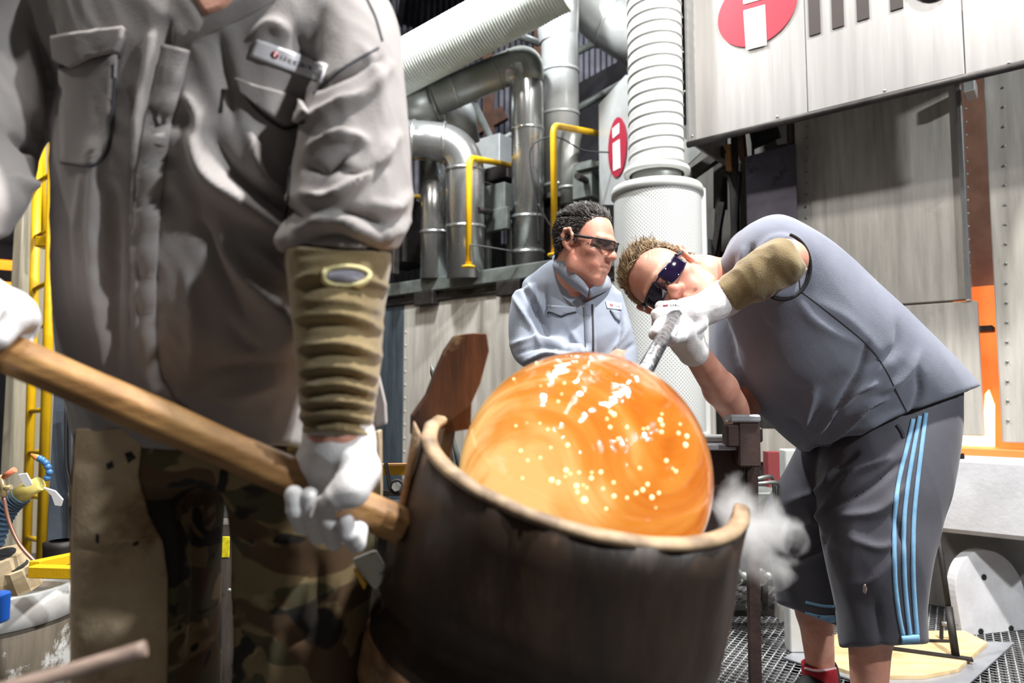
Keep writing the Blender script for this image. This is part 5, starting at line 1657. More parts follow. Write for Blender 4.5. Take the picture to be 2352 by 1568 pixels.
# four fingers closing round the pipe, thumb along it
for i, (kx, ky, kd, mx, my, md_, tx, ty, td) in enumerate(((1548, 702, 1.640, 1518, 704, 1.630, 1512, 728, 1.665), (1542, 716, 1.630, 1508, 722, 1.617, 1507, 748, 1.655), (1546, 734, 1.625, 1514, 746, 1.607, 1520, 770, 1.640), (1556, 752, 1.625, 1530, 768, 1.605, 1538, 786, 1.637))):
    gl.chain([P(1580, 722 + i * 6, 1.655), P(kx, ky, kd), P(mx, my, md_), P(tx, ty, td)], [.017, .0135, .0122, .0105], .006)
gl.chain([P(1610, 745, 1.645), P(1578, 772, 1.630), P(1552, 784, 1.633)], [.017, .0145, .0115], .008)
gl.cone(pp(.86), pp(1.02), .0145, .0145, .004, None, True)
gV, gQ = gl.mesh(.0026, 1)
gN = vnormals(gV, gQ); gV = wrinkle(gV, gN, A(1, 0, .3), .0012, 60, .5, 1.0)
gsk = Skin(gV, gQ)
gv = obj_np('glove', gV, gQ, m_glove, rm)
P2, F2 = text_mesh('iitt..')
lay(gsk, [(1538 + x * 15, 704 - y * 9 - x * 1.0) for x, y in P2], F2, 'print', m_steel_dark, gv, .0003, .0004)
lay(gsk, [(1523, 700), (1534, 699), (1534, 703), (1523, 704)], [[0, 1, 2, 3]], 'print', m_red, gv, .0003, .0004)
# far arm: glove cuff and hand under the pipe
g2 = SDF()
g2.chain([P(1592, 806, 1.685), P(1574, 778, 1.665), P(1560, 758, 1.645)], [.038, .036, .037], .02, None)
g2.ell(P(1556, 758, 1.63), (.036, .036, .03), None, .02)
for i in range(4):
    f = .80 - i * .034
    c_ = pp(f)
    g2.chain([c_ + A(.02, .035, -.01), c_ + A(-.022, .025, -.004), c_ + A(-.024, -.012, -.004), c_ + A(.004, -.02, -.012)], [.014, .0125, .0118, .01], .005)
g2.chain([P(1572, 768, 1.62), P(1562, 772, 1.59), P(1545, 780, 1.57)], [.016, .0135, .011], .008)
V2, Q2 = g2.mesh(.0028, 1)
obj_np('glove', V2, Q2, m_glove, rm)
cf = loft([S(1560, 800, 1617, 770, 1.67, .036), S(1566, 811, 1620, 783, 1.675, .036), S(1572, 823, 1622, 796, 1.68, .035)], 28, 5, 2.0)
cV, cQ = fuse([cf], .003, 1)
obj_np('glove_cuff', cV, cQ, m_cuff, rm)

# shorts
nleg = loft([S(1900, 985, 2196, 900, 2.03, .15), S(1890, 1050, 2190, 1000, 2.0, .155), S(1886, 1130, 2172, 1110, 1.97, .15), S(1892, 1210, 2148, 1200, 1.94, .135), S(1908, 1290, 2128, 1290, 1.92, .125), S(1930, 1390, 2112, 1392, 1.92, .115), S(1938, 1486, 2117, 1478, 1.925, .112)], 52, 8, 2.3)
fleg = loft([S(1846, 1010, 2080, 950, 2.14, .13), S(1812, 1080, 2010, 1075, 2.16, .14), S(1766, 1170, 1950, 1190, 2.18, .13), S(1778, 1270, 1930, 1290, 2.19, .12), S(1796, 1388, 1928, 1436, 2.2, .11)], 48, 8, 2.3)
sV, sQ = fuse([nleg, fleg], .0066, 3)
sN = vnormals(sV, sQ)
F_SH = [([(1905, 1130), (1960, 1080), (2030, 1050)], 9, .012), ([(1900, 1160), (1980, 1120), (2060, 1060)], 8, -.010), ([(1910, 1180), (2000, 1170), (2060, 1120)], 12, .009), ([(1905, 1080), (1960, 1040)], 8, -.009),
        ([(1940, 1230), (2000, 1250), (2040, 1240)], 10, .006), ([(1930, 1330), (1990, 1320), (2045, 1260)], 16, .007), ([(2040, 1180), (2055, 1240)], 8, -.006), ([(1800, 1150), (1880, 1120), (1900, 1080)], 12, .010), ([(1790, 1220), (1860, 1190), (1895, 1150)], 12, .010), ([(1800, 1290), (1860, 1260), (1890, 1220)], 10, -.008), ([(1990, 1370), (2000, 1470)], 14, -.006), ([(1950, 1200), (1935, 1330), (1960, 1440)], 22, .006)]
sV = sV + sN * folds(sV, sN, [(a, b * .9, c * 1.5) for a, b, c in F_SH], 1.9)[:, None]
sV = wrinkle(sV, sN, A(.3, 0, -1), .004, 8, .35, 7.0)
sh = obj_np('shorts', sV, sQ, m_shorts, rm)
ssk = Skin(sV, sQ)
for pl in ([(2097, 962), (2082, 1030), (2063, 1110), (2054, 1200), (2055, 1320), (2063, 1400), (2074, 1460)], [(2112, 955), (2100, 1020), (2085, 1110), (2076, 1200), (2077, 1320), (2083, 1400), (2090, 1460)], [(2126, 948), (2117, 1020), (2106, 1110), (2098, 1200), (2097, 1320), (2101, 1400), (2106, 1460)]):
    strip(ssk, pl, 9.5, 'stripe', m_stripe, sh, .0014, .0012)
strip(ssk, [(2070, 1468), (2090, 1466), (2109, 1464)], 17, 'hem_band', m_stripe, sh, .003, .002)
strip(ssk, [(1848, 1412), (1885, 1420), (1918, 1420)], 16, 'hem_band', m_stripe, sh, .002, .001)
strip(ssk, [(1850, 1382), (1888, 1390), (1918, 1392)], 6, 'hem_band', m_stripe, sh, .002, .001)
strip(ssk, [(2060, 975), (2070, 990), (2076, 1005)], 8, 'pocket_slit', m_seam, sh, .001, .001)
trim(ssk, [(1982, 1344), (1988, 1340), (1992, 1352), (1988, 1364), (1981, 1358)], 'worn_spot', M('worn spot', (190, 170, 168), rough=.8), sh, .0005, .0006, 1)
sc_ = loft([(P(1880, 1524, 2.21), RGT * .052, A(0, .055, 0)), (P(1884, 1560, 2.22), RGT * .054, A(0, .056, 0)), (P(1888, 1612, 2.22), RGT * .052, A(0, .06, 0))], 28, 8, 2.0)
cV, cQ = fuse([sc_], .004, 1)
sock = obj_np('sock', cV, cQ, m_sock, rm)
skk = Skin(cV, cQ)
strip(skk, [(1848, 1534), (1880, 1540), (1925, 1533)], 5, 'sock_band', M('white sock band', (232, 200, 204), rough=.9), sock, .001, .0006)
strip(skk, [(1848, 1526), (1880, 1531), (1925, 1524)], 5, 'sock_band', M('dark sock band', (64, 20, 26), rough=.9), sock, .001, .0006)
for (ax_, ay_, ad, name_) in ((1890, 1600, 2.22, 'shoe'), (1995, 1700, 1.93, 'shoe')):
    fp = P(ax_, ay_, ad)
    fz = SDF()
    fz.chain([A(fp[0] + .01, fp[1] + .02, .06), A(fp[0] - .07, fp[1] - .06, .045), A(fp[0] - .125, fp[1] - .12, .035)], [.052, .046, .034], .03)
    fz.cone(A(fp[0], fp[1], .10), A(fp[0], fp[1], .05), .05, .05, .02)
    V2, Q2 = fz.mesh(.006, 2)
    V2[:, 2] = np.maximum(V2[:, 2], .024)
    so = obj_np(name_, V2, Q2, m_shoe, rm)
    m = MB(); pts = [A(fp[0] + .05, fp[1] + .05, 0), A(fp[0] - .03, fp[1] + .05, 0), A(fp[0] - .165, fp[1] - .1, 0), A(fp[0] - .15, fp[1] - .16, 0), A(fp[0] - .06, fp[1] - .11, 0), A(fp[0] + .05, fp[1] - .03, 0)]
    pts = smoothline(pts, 5, True); m.prism([p + A(0, 0, .002) for p in pts], A(0, 0, .024)); m.build('sole', m_print_white, so)
sc_ = loft([(P(1995, 1620, 1.93), RGT * .05, A(0, .052, 0)), (P(1995, 1690, 1.93), RGT * .05, A(0, .055, 0))], 24, 6, 2.0)
cV, cQ = fuse([sc_], .005, 1); obj_np('sock', cV, cQ, m_sock, rm)

# ---------------------------------------------------------------- the man in the blue grey shirt
bm_ = thing('person', P(1320, 1400, 2.42) * A(1, 1, 0), 'person in blue grey work shirt with clear safety glasses looking down', 'person')
hb = Head(P(1344, 562, 2.30), (.20, -.10, .97), (.74, -.60, -.25), 1.04)
nb = P(1312, 690, 2.40)
hV, hQ = hb.build([P(1322, 625, 2.35), nb], [.066, .085])
body = SDF()
body.chain([nb, P(1310, 860, 2.43), P(1310, 1010, 2.43)], [.10, .13, .13], .05)
for sg, x in ((-1, 1262), (1, 1362)):
    body.chain([P(x, 1010, 2.43), P(x, 1260, 2.42), P(x, 1500, 2.45)], [.085, .06, .042], .03)
body.chain([P(1230, 690, 2.42), P(1216, 800, 2.38), P(1330, 850, 2.18)], [.05, .042, .032], .02)
body.chain([P(1392, 700, 2.42), P(1424, 810, 2.33), P(1392, 880, 2.12)], [.05, .038, .03], .02)
bV, bQ = body.mesh(.008, 2)
obj_np('body', np.concatenate([hV, bV]), np.concatenate([hQ, bQ + len(hV)]), m_skin, bm_)
m_brown = M('dark brown hair', (52, 44, 40), (30, 26, 24), 40, .4, c3=(104, 96, 92), scale3=50, lo3=.6, hi3=.75)
def line_bm(l, f, u):
    th = np.interp(f, [-.11, -.07, -.035, -.012, .012, .03, .05, .08], [-.07, -.05, -.03, .0, .0, .052, .085, .092])
    return (u > th) & (np.abs(l) < .083)
def flow_bm(x):
    if x[2] > .07: return (.35, -.9, .1), .036, .10
    return (.05, -.85, -.4), .022, .02
hair(hb, hV, hQ, m_brown, bm_, line_bm, .03, 4200, flow_bm, 5, .005, .08, .0009)
m_lens_clear = bpy.data.materials.new('smoked clear lens'); m_lens_clear.use_nodes = True
_b = m_lens_clear.node_tree.nodes['Principled BSDF']
_b.inputs['Base Color'].default_value = (.02, .02, .02, 1); _b.inputs['Roughness'].default_value = .05; _b.inputs['Alpha'].default_value = .62; _b.inputs['Coat Weight'].default_value = 1.0
glasses(hb, bm_, m_lens_clear, m_black, .018)
tor = loft([S(1236, 1020, 1420, 1020, 2.43, .14), S(1228, 900, 1432, 900, 2.42, .145), S(1226, 800, 1440, 800, 2.41, .15), S(1218, 720, 1440, 730, 2.42, .14), S(1200, 655, 1425, 680, 2.42, .115), S(1232, 620, 1408, 655, 2.41, .095), S(1268, 596, 1384, 640, 2.40, .085)], 52, 8, 2.3)
ar = loft([S(1182, 668, 1262, 640, 2.42, .085), S(1168, 720, 1250, 705, 2.40, .08), S(1170, 780, 1256, 760, 2.37, .075), S(1188, 832, 1262, 770, 2.32, .07), S(1262, 862, 1300, 782, 2.24, .062), S(1330, 880, 1345, 800, 2.16, .055)], 36, 8, 2.1)
al = loft([S(1360, 690, 1425, 668, 2.42, .08), S(1378, 750, 1448, 740, 2.38, .072), S(1392, 815, 1464, 815, 2.32, .066), S(1375, 870, 1455, 875, 2.22, .058), S(1345, 880, 1400, 905, 2.14, .05)], 36, 8, 2.1)
tV, tQ = fuse([tor, ar, al], .0064, 3)
tN = vnormals(tV, tQ)
F_BM = [([(1180, 680), (1215, 740), (1240, 790)], 7, .010), ([(1200, 660), (1235, 720), (1255, 770)], 6, -.010), ([(1215, 650), (1245, 700), (1256, 750)], 6, .009), ([(1178, 790), (1230, 780), (1290, 785)], 6, .009), ([(1190, 812), (1240, 795), (1310, 805)], 6, -.009), ([(1205, 830), (1260, 812), (1320, 825)], 6, .009),
        ([(1300, 740), (1330, 790), (1345, 820)], 8, .006), ([(1380, 830), (1420, 790), (1440, 760)], 6, .010), ([(1400, 830), (1440, 800), (1455, 790)], 5, -.009), ([(1256, 660), (1254, 720), (1256, 770)], 6, -.012), ([(1425, 700), (1428, 740), (1418, 800)], 6, -.010), ([(1300, 800), (1310, 760), (1330, 730)], 10, -.006)]
tV = tV + tN * folds(tV, tN, [(a, b * .9, c * 1.6) for a, b, c in F_BM], 2.28)[:, None]
tV = wrinkle(tV, tN, A(.3, 0, -1), .004, 10, .3, 13.0)
shb = obj_np('work_shirt', tV, tQ, m_shirt_blue, bm_)
sk = Skin(tV, tQ)
col_ = [(1266, 585), (1272, 622), (1300, 650), (1335, 672), (1352, 690)]
V, F = [], []
m = MB()
cpts = smoothline([P(1268, 590, 2.44), P(1270, 612, 2.33), P(1292, 640, 2.27), P(1330, 670, 2.25), P(1348, 684, 2.25)], 6)
cpt2 = smoothline([P(1284, 572, 2.42), P(1290, 590, 2.30), P(1312, 618, 2.25), P(1338, 645, 2.235), P(1352, 664, 2.235)], 6)
m.add(np.concatenate([cpts, cpt2]), [(i, i + 1, len(cpts) + i + 1, len(cpts) + i) for i in range(len(cpts) - 1)], True)
o = m.build('collar', m_shirt_blue, shb); md = o.modifiers.new('t', 'SOLIDIFY'); md.thickness = .006
m = MB()
cpts = smoothline([P(1402, 640, 2.40), P(1404, 660, 2.33), P(1384, 672, 2.28), P(1356, 684, 2.25)], 6)
cpt2 = smoothline([P(1384, 618, 2.38), P(1386, 634, 2.30), P(1374, 648, 2.26), P(1357, 664, 2.24)], 6)
m.add(np.concatenate([cpts, cpt2]), [(i, i + 1, len(cpts) + i + 1, len(cpts) + i) for i in range(len(cpts) - 1)], True)
o = m.build('collar', m_shirt_blue, shb); md = o.modifiers.new('t', 'SOLIDIFY'); md.thickness = .006
trim(sk, [(1346, 672), (1360, 672), (1354, 720)], 'neck_opening', m_skin, shb, .0008, .0006, 2)
strip(sk, [(1353, 690), (1356, 740), (1358, 800), (1360, 840)], 26, 'placket', m_shirt_blue, shb, .003, .0015)
strip(sk, [(1360, 700), (1362, 760), (1362, 830)], 4, 'placket_edge', m_seam, shb, .001, .005)
trim(sk, [(1256, 700), (1322, 706), (1322, 716), (1300, 721), (1288, 726), (1270, 718), (1258, 716)], 'pocket_flap', m_shirt_blue, shb, .004, .002, 2)
strip(sk, [(1257, 718), (1274, 719), (1289, 727), (1303, 722), (1324, 717)], 3, 'flap_painted_shadow', m_seam, shb, .001, .0006)  # dark strip laid along the flap edge, standing in for its shadow
trim(sk, [(1400, 712), (1425, 716), (1424, 742), (1412, 732)], 'pocket_flap', m_shirt_blue, shb, .004, .002, 2)
button(sk, 1289, 717, .006, shb); button(sk, 1343, 704, .006, shb); button(sk, 1356, 753, .006, shb); button(sk, 1370, 645, .005, shb)
logo_patch(sk, [(1390, 692), (1427, 697), (1427, 712), (1394, 708)], shb)
tr = loft([S(1236, 1000, 1420, 1000, 2.43, .14), S(1240, 1080, 1418, 1080, 2.43, .14)], 40, 5)
l1 = loft([S(1236, 1060, 1322, 1060, 2.43, .12), S(1238, 1300, 1310, 1300, 2.42, .09), S(1236, 1515, 1300, 1515, 2.45, .085)], 32, 6)
l2 = loft([S(1328, 1060, 1420, 1060, 2.43, .12), S(1338, 1300, 1412, 1300, 2.42, .09), S(1340, 1515, 1405, 1515, 2.45, .085)], 32, 6)
V2, Q2 = fuse([tr, l1, l2], .01, 2); obj_np('trousers', V2, Q2, m_dark_tr, bm_)
for x in (1266, 1372):
    fp = P(x, 1520, 2.45); fz = SDF(); fz.chain([A(fp[0], fp[1] + .03, .05), A(fp[0] + .02, fp[1] - .15, .04)], [.05, .04], .02)
    V2, Q2 = fz.mesh(.008, 1); V2[:, 2] = np.maximum(V2[:, 2], .0); obj_np('shoe', V2, Q2, m_shoe, bm_)
for x, y, d in ((1365, 872, 2.12), (1392, 892, 2.08)):
    fz = SDF(); c_ = P(x, y, d); fz.ell(c_, (.045, .03, .04), None, .01)
    for i in range(4): fz.chain([c_ + A(.02, -.02, .024 - i * .018), c_ + A(.055, -.035, .02 - i * .018), c_ + A(.05, -.055, .0 - i * .014)], [.012, .011, .009], .004)
    fz.chain([c_ + A(-.01, -.02, .035), c_ + A(.03, -.04, .045)], [.014, .011], .006)
    V2, Q2 = fz.mesh(.0035, 1); obj_np('glove', V2, Q2, m_glove, bm_)

# ---------------------------------------------------------------- the foreground man
fm = thing('person', P(500, 2400, 1.1) * A(1, 1, 0), 'person in warm grey work shirt and camouflage trousers gripping the mould handle', 'person')
hf = Head(P(455, -330, 1.12), (.0, .0, 1), (-.25, -.95, -.1), 1.02)
nb = P(475, -60, 1.13)
hV, hQ = hf.build([P(465, -180, 1.13), nb], [.064, .085], .004)
body = SDF()
body.chain([nb, P(440, 300, 1.13), P(430, 900, 1.14)], [.11, .12, .12], .05)
body.chain([P(360, 1000, 1.16), P(320, 1560, 1.17), P(330, 2330, 1.2)], [.09, .07, .045], .03)
body.chain([P(615, 1040, 1.16), P(680, 1560, 1.14), P(690, 2330, 1.15)], [.07, .07, .045], .03)
body.chain([P(795, 80, 1.05), P(805, 540, 1.0), P(782, 1010, .93)], [.06, .05, .034], .02)
body.chain([P(60, 90, 1.2), P(-35, 290, 1.1), P(-110, 640, .95)], [.045, .045, .034], .02)
bV, bQ = body.mesh(.008, 2)
obj_np('body', np.concatenate([hV, bV]), np.concatenate([hQ, bQ + len(hV)]), m_skin, fm)
hair(hf, hV, hQ, m_brown, fm, line_bm, .03, 500, flow_bm, 9)

tor = loft([S(232, 1030, 712, 1022, 1.13, .125, .10), S(216, 930, 708, 930, 1.13, .13, .12), S(198, 800, 702, 800, 1.12, .13, .14), S(188, 600, 696, 600, 1.11, .13, .15), S(186, 400, 700, 400, 1.10, .13, .16), S(180, 200, 740, 200, 1.10, .13, .16), S(135, 40, 830, 40, 1.10, .13, .16), S(110, -60, 830, -60, 1.10, .115, .14), S(260, -150, 700, -150, 1.12, .09, .10), S(370, -190, 580, -190, 1.13, .08, .05)], 72, 8, 2.35)
sl = loft([S(690, -20, 868, -40, 1.06, .09), S(715, 80, 908, 50, 1.04, .1), S(715, 180, 924, 160, 1.01, .1), S(697, 300, 937, 290, .985, .098), S(682, 400, 943, 400, .97, .096), S(667, 490, 940, 495, .96, .092), S(664, 560, 908, 572, .955, .084)], 56, 10, 2.15)
sr_ = loft([S(70, -75, 190, -70, 1.13, .075), S(-30, -45, 140, -20, 1.15, .095), S(-95, 40, 133, 50, 1.16, .1), S(-110, 130, 134, 120, 1.15, .095), S(-120, 230, 112, 250, 1.1, .09), S(-130, 330, 62, 350, 1.06, .08), S(-150, 460, 46, 450, 1.0, .072), S(-170, 570, -5, 545, .97, .06)], 44, 8, 2.2)
tV, tQ = fuse([tor, sl, sr_], .0048, 3)
tN = vnormals(tV, tQ)
F_FM = [
    # long hanging folds on the shaded front
    ([(205, 330), (215, 560), (245, 850)], 22, .012), ([(275, 200), (290, 500), (300, 850)], 18, -.010), ([(320, 60), (300, 400), (310, 820)], 14, .012), ([(240, 420), (250, 640), (270, 880)], 14, -.010), ([(170, 400), (175, 700)], 18, .008), ([(355, 20), (340, 150), (330, 300)], 16, -.012),
    # diagonal folds from chest pocket down to the belly
    ([(425, 300), (470, 400), (560, 470), (660, 560)], 26, .024), ([(470, 300), (540, 400), (640, 470), (690, 500)], 20, -.014), ([(560, 290), (590, 400), (650, 450)], 16, .014), ([(500, 560), (560, 640), (640, 740), (640, 800)], 30, .024), ([(440, 480), (500, 600), (560, 720)], 24, -.012), ([(560, 560), (630, 620), (680, 640)], 20, .014),
    ([(600, 800), (560, 790), (520, 740)], 18, -.010), ([(470, 920), (560, 900), (640, 880)], 24, .018), ([(420, 960), (520, 990), (640, 1000)], 22, -.008), ([(330, 880), (420, 900), (500, 880)], 20, .010), ([(480, 850), (560, 840), (660, 830)], 18, -.010), ([(420, 620), (450, 760), (440, 860)], 22, .010), ([(400, 180), (440, 260), (450, 340)], 18, .010),
    ([(480, 60), (500, 160), (520, 260)], 20, -.008), ([(560, 60), (600, 30), (640, 40)], 16, .010), ([(660, 40), (690, 110), (700, 160)], 16, -.012),
    # sleeve
    ([(715, 180), (780, 150), (860, 115)], 9, -.014), ([(700, 260), (760, 230), (830, 200), (880, 130)], 14, .012), ([(700, 330), (770, 300), (830, 310)], 12, .012), ([(690, 370), (740, 380), (800, 330)], 12, -.014), ([(690, 440), (760, 445), (850, 380), (900, 300)], 13, .014), ([(780, 480), (830, 490), (870, 510)], 11, -.016), ([(680, 520), (760, 500), (860, 540)], 13, .012), ([(700, 545), (770, 535), (850, 560)], 9, -.010), ([(770, 380), (820, 390), (880, 370)], 12, -.008), ([(850, 460), (900, 470), (930, 440)], 12, .008), ([(870, 540), (900, 520), (925, 500)], 9, .012), ([(830, 90), (850, 150), (870, 260)], 16, .006),
    # far sleeve
    ([(20, 60), (40, 160), (60, 260)], 16, .012), ([(70, 20), (80, 140), (100, 230)], 14, -.012), ([(0, 300), (40, 330), (70, 330)], 9, -.014), ([(10, 400), (40, 420), (60, 400)], 9, .012)]
tV = tV + tN * (1.45 * folds(tV, tN, [(a, b * .85, c) for a, b, c in F_FM], 1.0))[:, None]
tN = vnormals(tV, tQ)
tV = wrinkle(tV, tN, A(.2, 0, -1), .006, 13, .13, 21.0)
tV = wrinkle(tV, tN, A(.5, 0, -.8), .0024, 30, .2, 29.0)
tN = vnormals(tV, tQ)
# puckered band under the placket
tV = tV + tN * (folds(tV, tN, [([(392, 160), (360, 300), (338, 480), (328, 700), (335, 850)], 26, 1.0)], 1.0) * (.006 * np.sin(tV[:, 2] * 120 + 3 * pnoise(tV * 9)) + .004 * pnoise(tV * 30)))[:, None]
shf = obj_np('work_shirt', tV, tQ, m_shirt_grey, fm)
sk = Skin(tV, tQ)
strip(sk, [(405, 110), (385, 200), (360, 300), (340, 480), (330, 700), (338, 850), (380, 930), (420, 960)], [66, 66, 64, 60, 58, 58, 56, 54], 'placket', m_shirt_grey, shf, .003, .0015, 10)
strip(sk, [(370, 120), (350, 220), (328, 320), (309, 480), (300, 700), (306, 850)], 4, 'placket_edge', m_seam, shf, .001, .001, 10)
trim(sk, [(133, 86), (292, 68), (289, 92), (275, 122), (215, 137), (170, 158), (150, 150), (134, 140)], 'pocket_flap', m_shirt_grey, shf, .006, .004, 3)
strip(sk, [(138, 150), (170, 165), (215, 143), (278, 128)], 7, 'flap_seam', m_seam, shf, .001, .0008)
trim(sk, [(142, 160), (272, 128), (264, 250), (252, 342), (214, 382), (145, 376)], 'pocket', m_shirt_grey, shf, .0035, .0015, 3)
strip(sk, [(268, 150), (264, 250), (252, 342), (214, 382), (146, 376)], 3, 'pocket_seam', m_seam, shf, .0006, .0048, 8)
button(sk, 174, 134, .0085, shf)
trim(sk, [(548, 182), (580, 196), (640, 212), (700, 232), (712, 262), (688, 284), (655, 288), (635, 280), (590, 245), (556, 216)], 'pocket_flap', m_shirt_grey, shf, .006, .004, 3)
strip(sk, [(550, 200), (590, 252), (636, 288), (660, 296), (700, 280)], 6, 'flap_seam', m_seam, shf, .001, .0008)
strip(sk, [(512, 205), (508, 258)], 6, 'pen_slot', m_tee_trim, shf, .001, .001)
strip(sk, [(668, 380), (664, 440), (655, 505)], 4, 'pocket_seam', m_seam, shf, .001, .001)
button(sk, 654, 266, .0095, shf)
logo_patch(sk, [(590, 90), (752, 150), (738, 190), (574, 130)], shf)
trim(sk, [(158, 308), (166, 306), (168, 322), (158, 324)], 'paint_spot', M('ochre paint spot', (150, 116, 40), rough=.8), shf, .0004, .0006, 1)
strip(sk, [(838, -10), (862, 40), (878, 95)], 4, 'shoulder_seam', m_seam, shf, .0008, .0006)
strip(sk, [(720, 215), (762, 180), (800, 150), (870, 110)], 5, 'shoulder_seam', m_seam, shf, .0008, .0006)
# open collar lapel
V1 = smoothline([P(395, 118, .965), P(460, 84, .955), P(540, 46, .95), P(640, -12, .955), P(700, -70, 1.0)], 6)
V0 = smoothline([P(430, 20, 1.03), P(470, 0, 1.02), P(520, -30, 1.02), P(600, -80, 1.03), P(650, -120, 1.07)], 6)
m = MB(); n_ = len(V1)
Vm = (V0 + V1) / 2 + A(0, -.022, .006)
m.add(np.concatenate([V0, Vm, V1]), [(i + a * n_, i + 1 + a * n_, i + 1 + (a + 1) * n_, i + (a + 1) * n_) for i in range(n_ - 1) for a in (0, 1)], True)
o = m.build('collar', m_shirt_grey, shf); md = o.modifiers.new('t', 'SOLIDIFY'); md.thickness = .006
trim(sk, [(440, -10), (560, -30), (520, 20), (470, 36)], 'neck_opening', m_skin, shf, .0008, .001, 2)
# shirt tail behind the arm and at the left hem
slab([(852, 840), (868, 860), (884, 930), (886, 975), (858, 985)], 1.08, A(.0, .02, 0), 'shirt_tail', m_shirt_grey, shf)
slab([(142, 808), (150, 790), (168, 772), (190, 800), (186, 820)], 1.16, A(.0, .015, 0), 'shirt_tail', m_shirt_grey, shf)

# near forearm: brown sleeve with thumb hole
fs = loft([S(664, 566, 896, 578, .945, .082), S(668, 610, 893, 620, .942, .08), S(676, 700, 880, 710, .938, .074), S(686, 790, 873, 800, .93, .068), S(690, 880, 866, 890, .922, .062), S(696, 950, 856, 962, .917, .056), S(702, 992, 848, 1002, .914, .05)], 56, 10, 2.15)
fV, fQ = fuse([fs], .0038, 2)
fN = vnormals(fV, fQ)
F_SL = [([(676, 585), (760, 575), (885, 590)], 9, -.006), ([(678, 640), (720, 626), (750, 628)], 8, .008), ([(680, 662), (760, 650), (880, 672)], 8, -.009), ([(840, 640), (870, 652), (888, 660)], 7, .007), ([(680, 728), (780, 720), (872, 752)], 9, .010), ([(690, 745), (790, 748), (872, 775)], 8, -.009), ([(690, 795), (780, 788), (868, 815)], 9, .011), ([(690, 815), (790, 812), (868, 836)], 8, -.010), ([(695, 850), (780, 842), (862, 866)], 8, .011), ([(695, 868), (790, 862), (862, 884)], 7, -.011), ([(695, 890), (780, 880), (858, 902)], 7, .011), ([(696, 908), (790, 902), (858, 918)], 6, -.011), ([(696, 925), (780, 918), (856, 932)], 6, .010), ([(698, 941), (780, 938), (854, 950)], 5, -.010), ([(698, 956), (780, 948), (852, 964)], 6, .010), ([(700, 972), (780, 968), (850, 982)], 5, -.010), ([(702, 986), (780, 980), (848, 996)], 5, .008), ([(690, 690), (780, 690), (870, 712)], 12, .006)]
fV = fV + fN * folds(fV, fN, F_SL, .86)[:, None]
fV = wrinkle(fV, fN, A(1, 0, .1), .0025, 26, .25, 31.0)
asl = obj_np('arm_sleeve', fV, fQ, m_sleeve, fm)
fsk = Skin(fV, fQ)
eye = [(794 + 44 * math.cos(t), 633 + 17 * math.sin(t) * (1 if abs(math.cos(t)) < .9 else .8)) for t in np.linspace(0, 2 * math.pi, 18, endpoint=False)]
trim(fsk, eye, 'thumb_hole', M('pale lining', (176, 174, 186), (110, 108, 120), 14, .8, stretch=(1, 1, 3)), asl, .001, .0008, 2)
ey2 = [(794 + 51 * math.cos(t), 633 + 21 * math.sin(t)) for t in np.linspace(0, 2 * math.pi, 25)]
strip(fsk, ey2, 9, 'hole_binding', M('pale yellow binding', (222, 212, 158), rough=.9), asl, .004, .001, 3)
# glove closing on the handle
g3 = SDF()
def hpt(px): 
    f = np.interp(px, [a_[0] for a_ in ham], np.arange(4)); i = int(min(f, 2.999)); q_ = f - i
    return hp[i] * (1 - q_) + hp[i + 1] * q_
g3.chain([P(778, 992, .915), P(778, 1020, .915), P(768, 1060, .93)], [.043, .041, .045], .02)
g3.ell(P(765, 1080, .945), (.052, .034, .05), None, .025)
g3.chain([P(812, 1030, .91), P(826, 1082, .882), P(806, 1122, .862), P(772, 1142, .858)], [.027, .024, .021, .0165], .012)          # thumb over the top
for kx, kd, bx, by, tx, ty in ((722, .965, 696, 1206, 674, 1134), (752, .965, 730, 1228, 711, 1138), (784, .965, 768, 1240, 750, 1152), (822, .97, 818, 1246, 794, 1200)):
    g3.chain([P(kx, 1100, kd), P(kx + 4, 1180, kd - .005), P(bx, by, .905), P(tx + 4, (by + ty) / 2, .868), P(tx, ty, .866)], [.018, .0138, .0122, .0112, .0106], .002)
for i in range(len(hq) - 1):
    pass
V2, Q2 = g3.mesh(.0026, 1)
N2 = vnormals(V2, Q2); V2 = wrinkle(V2, N2, A(1, 0, .3), .0014, 45, .5, 2.0)
obj_np('glove', V2, Q2, m_glove, fm)
cf = loft([S(704, 1000, 850, 1000, .913, .047), S(708, 1016, 848, 1014, .914, .046), S(712, 1034, 846, 1030, .916, .044)], 30, 5)
cV, cQ = fuse([cf], .003, 1); obj_np('wrist', cV, cQ, m_skin, fm)
# other hand, at the left end of the handle
g4 = SDF(); c_ = hpt(-45)
g4.chain([P(-110, 650, .95), P(-75, 700, .92), c_ + A(0, .03, .03)], [.042, .044, .045], .02)
for i in range(4):
    o_ = A(-.035 + i * .022, 0, -.0 - i * .009)
    g4.chain([c_ + o_ + A(0, .03, .02), c_ + o_ + A(0, -.01, .04), c_ + o_ + A(0, -.038, .01), c_ + o_ + A(0, -.03, -.022)], [.015, .0145, .0135, .012], .005)
g4.chain([c_ + A(.04, .02, .03), c_ + A(.055, -.015, .028), c_ + A(.05, -.035, 0)], [.017, .015, .012], .008)
V2, Q2 = g4.mesh(.003, 1); obj_np('glove', V2, Q2, m_glove, fm)

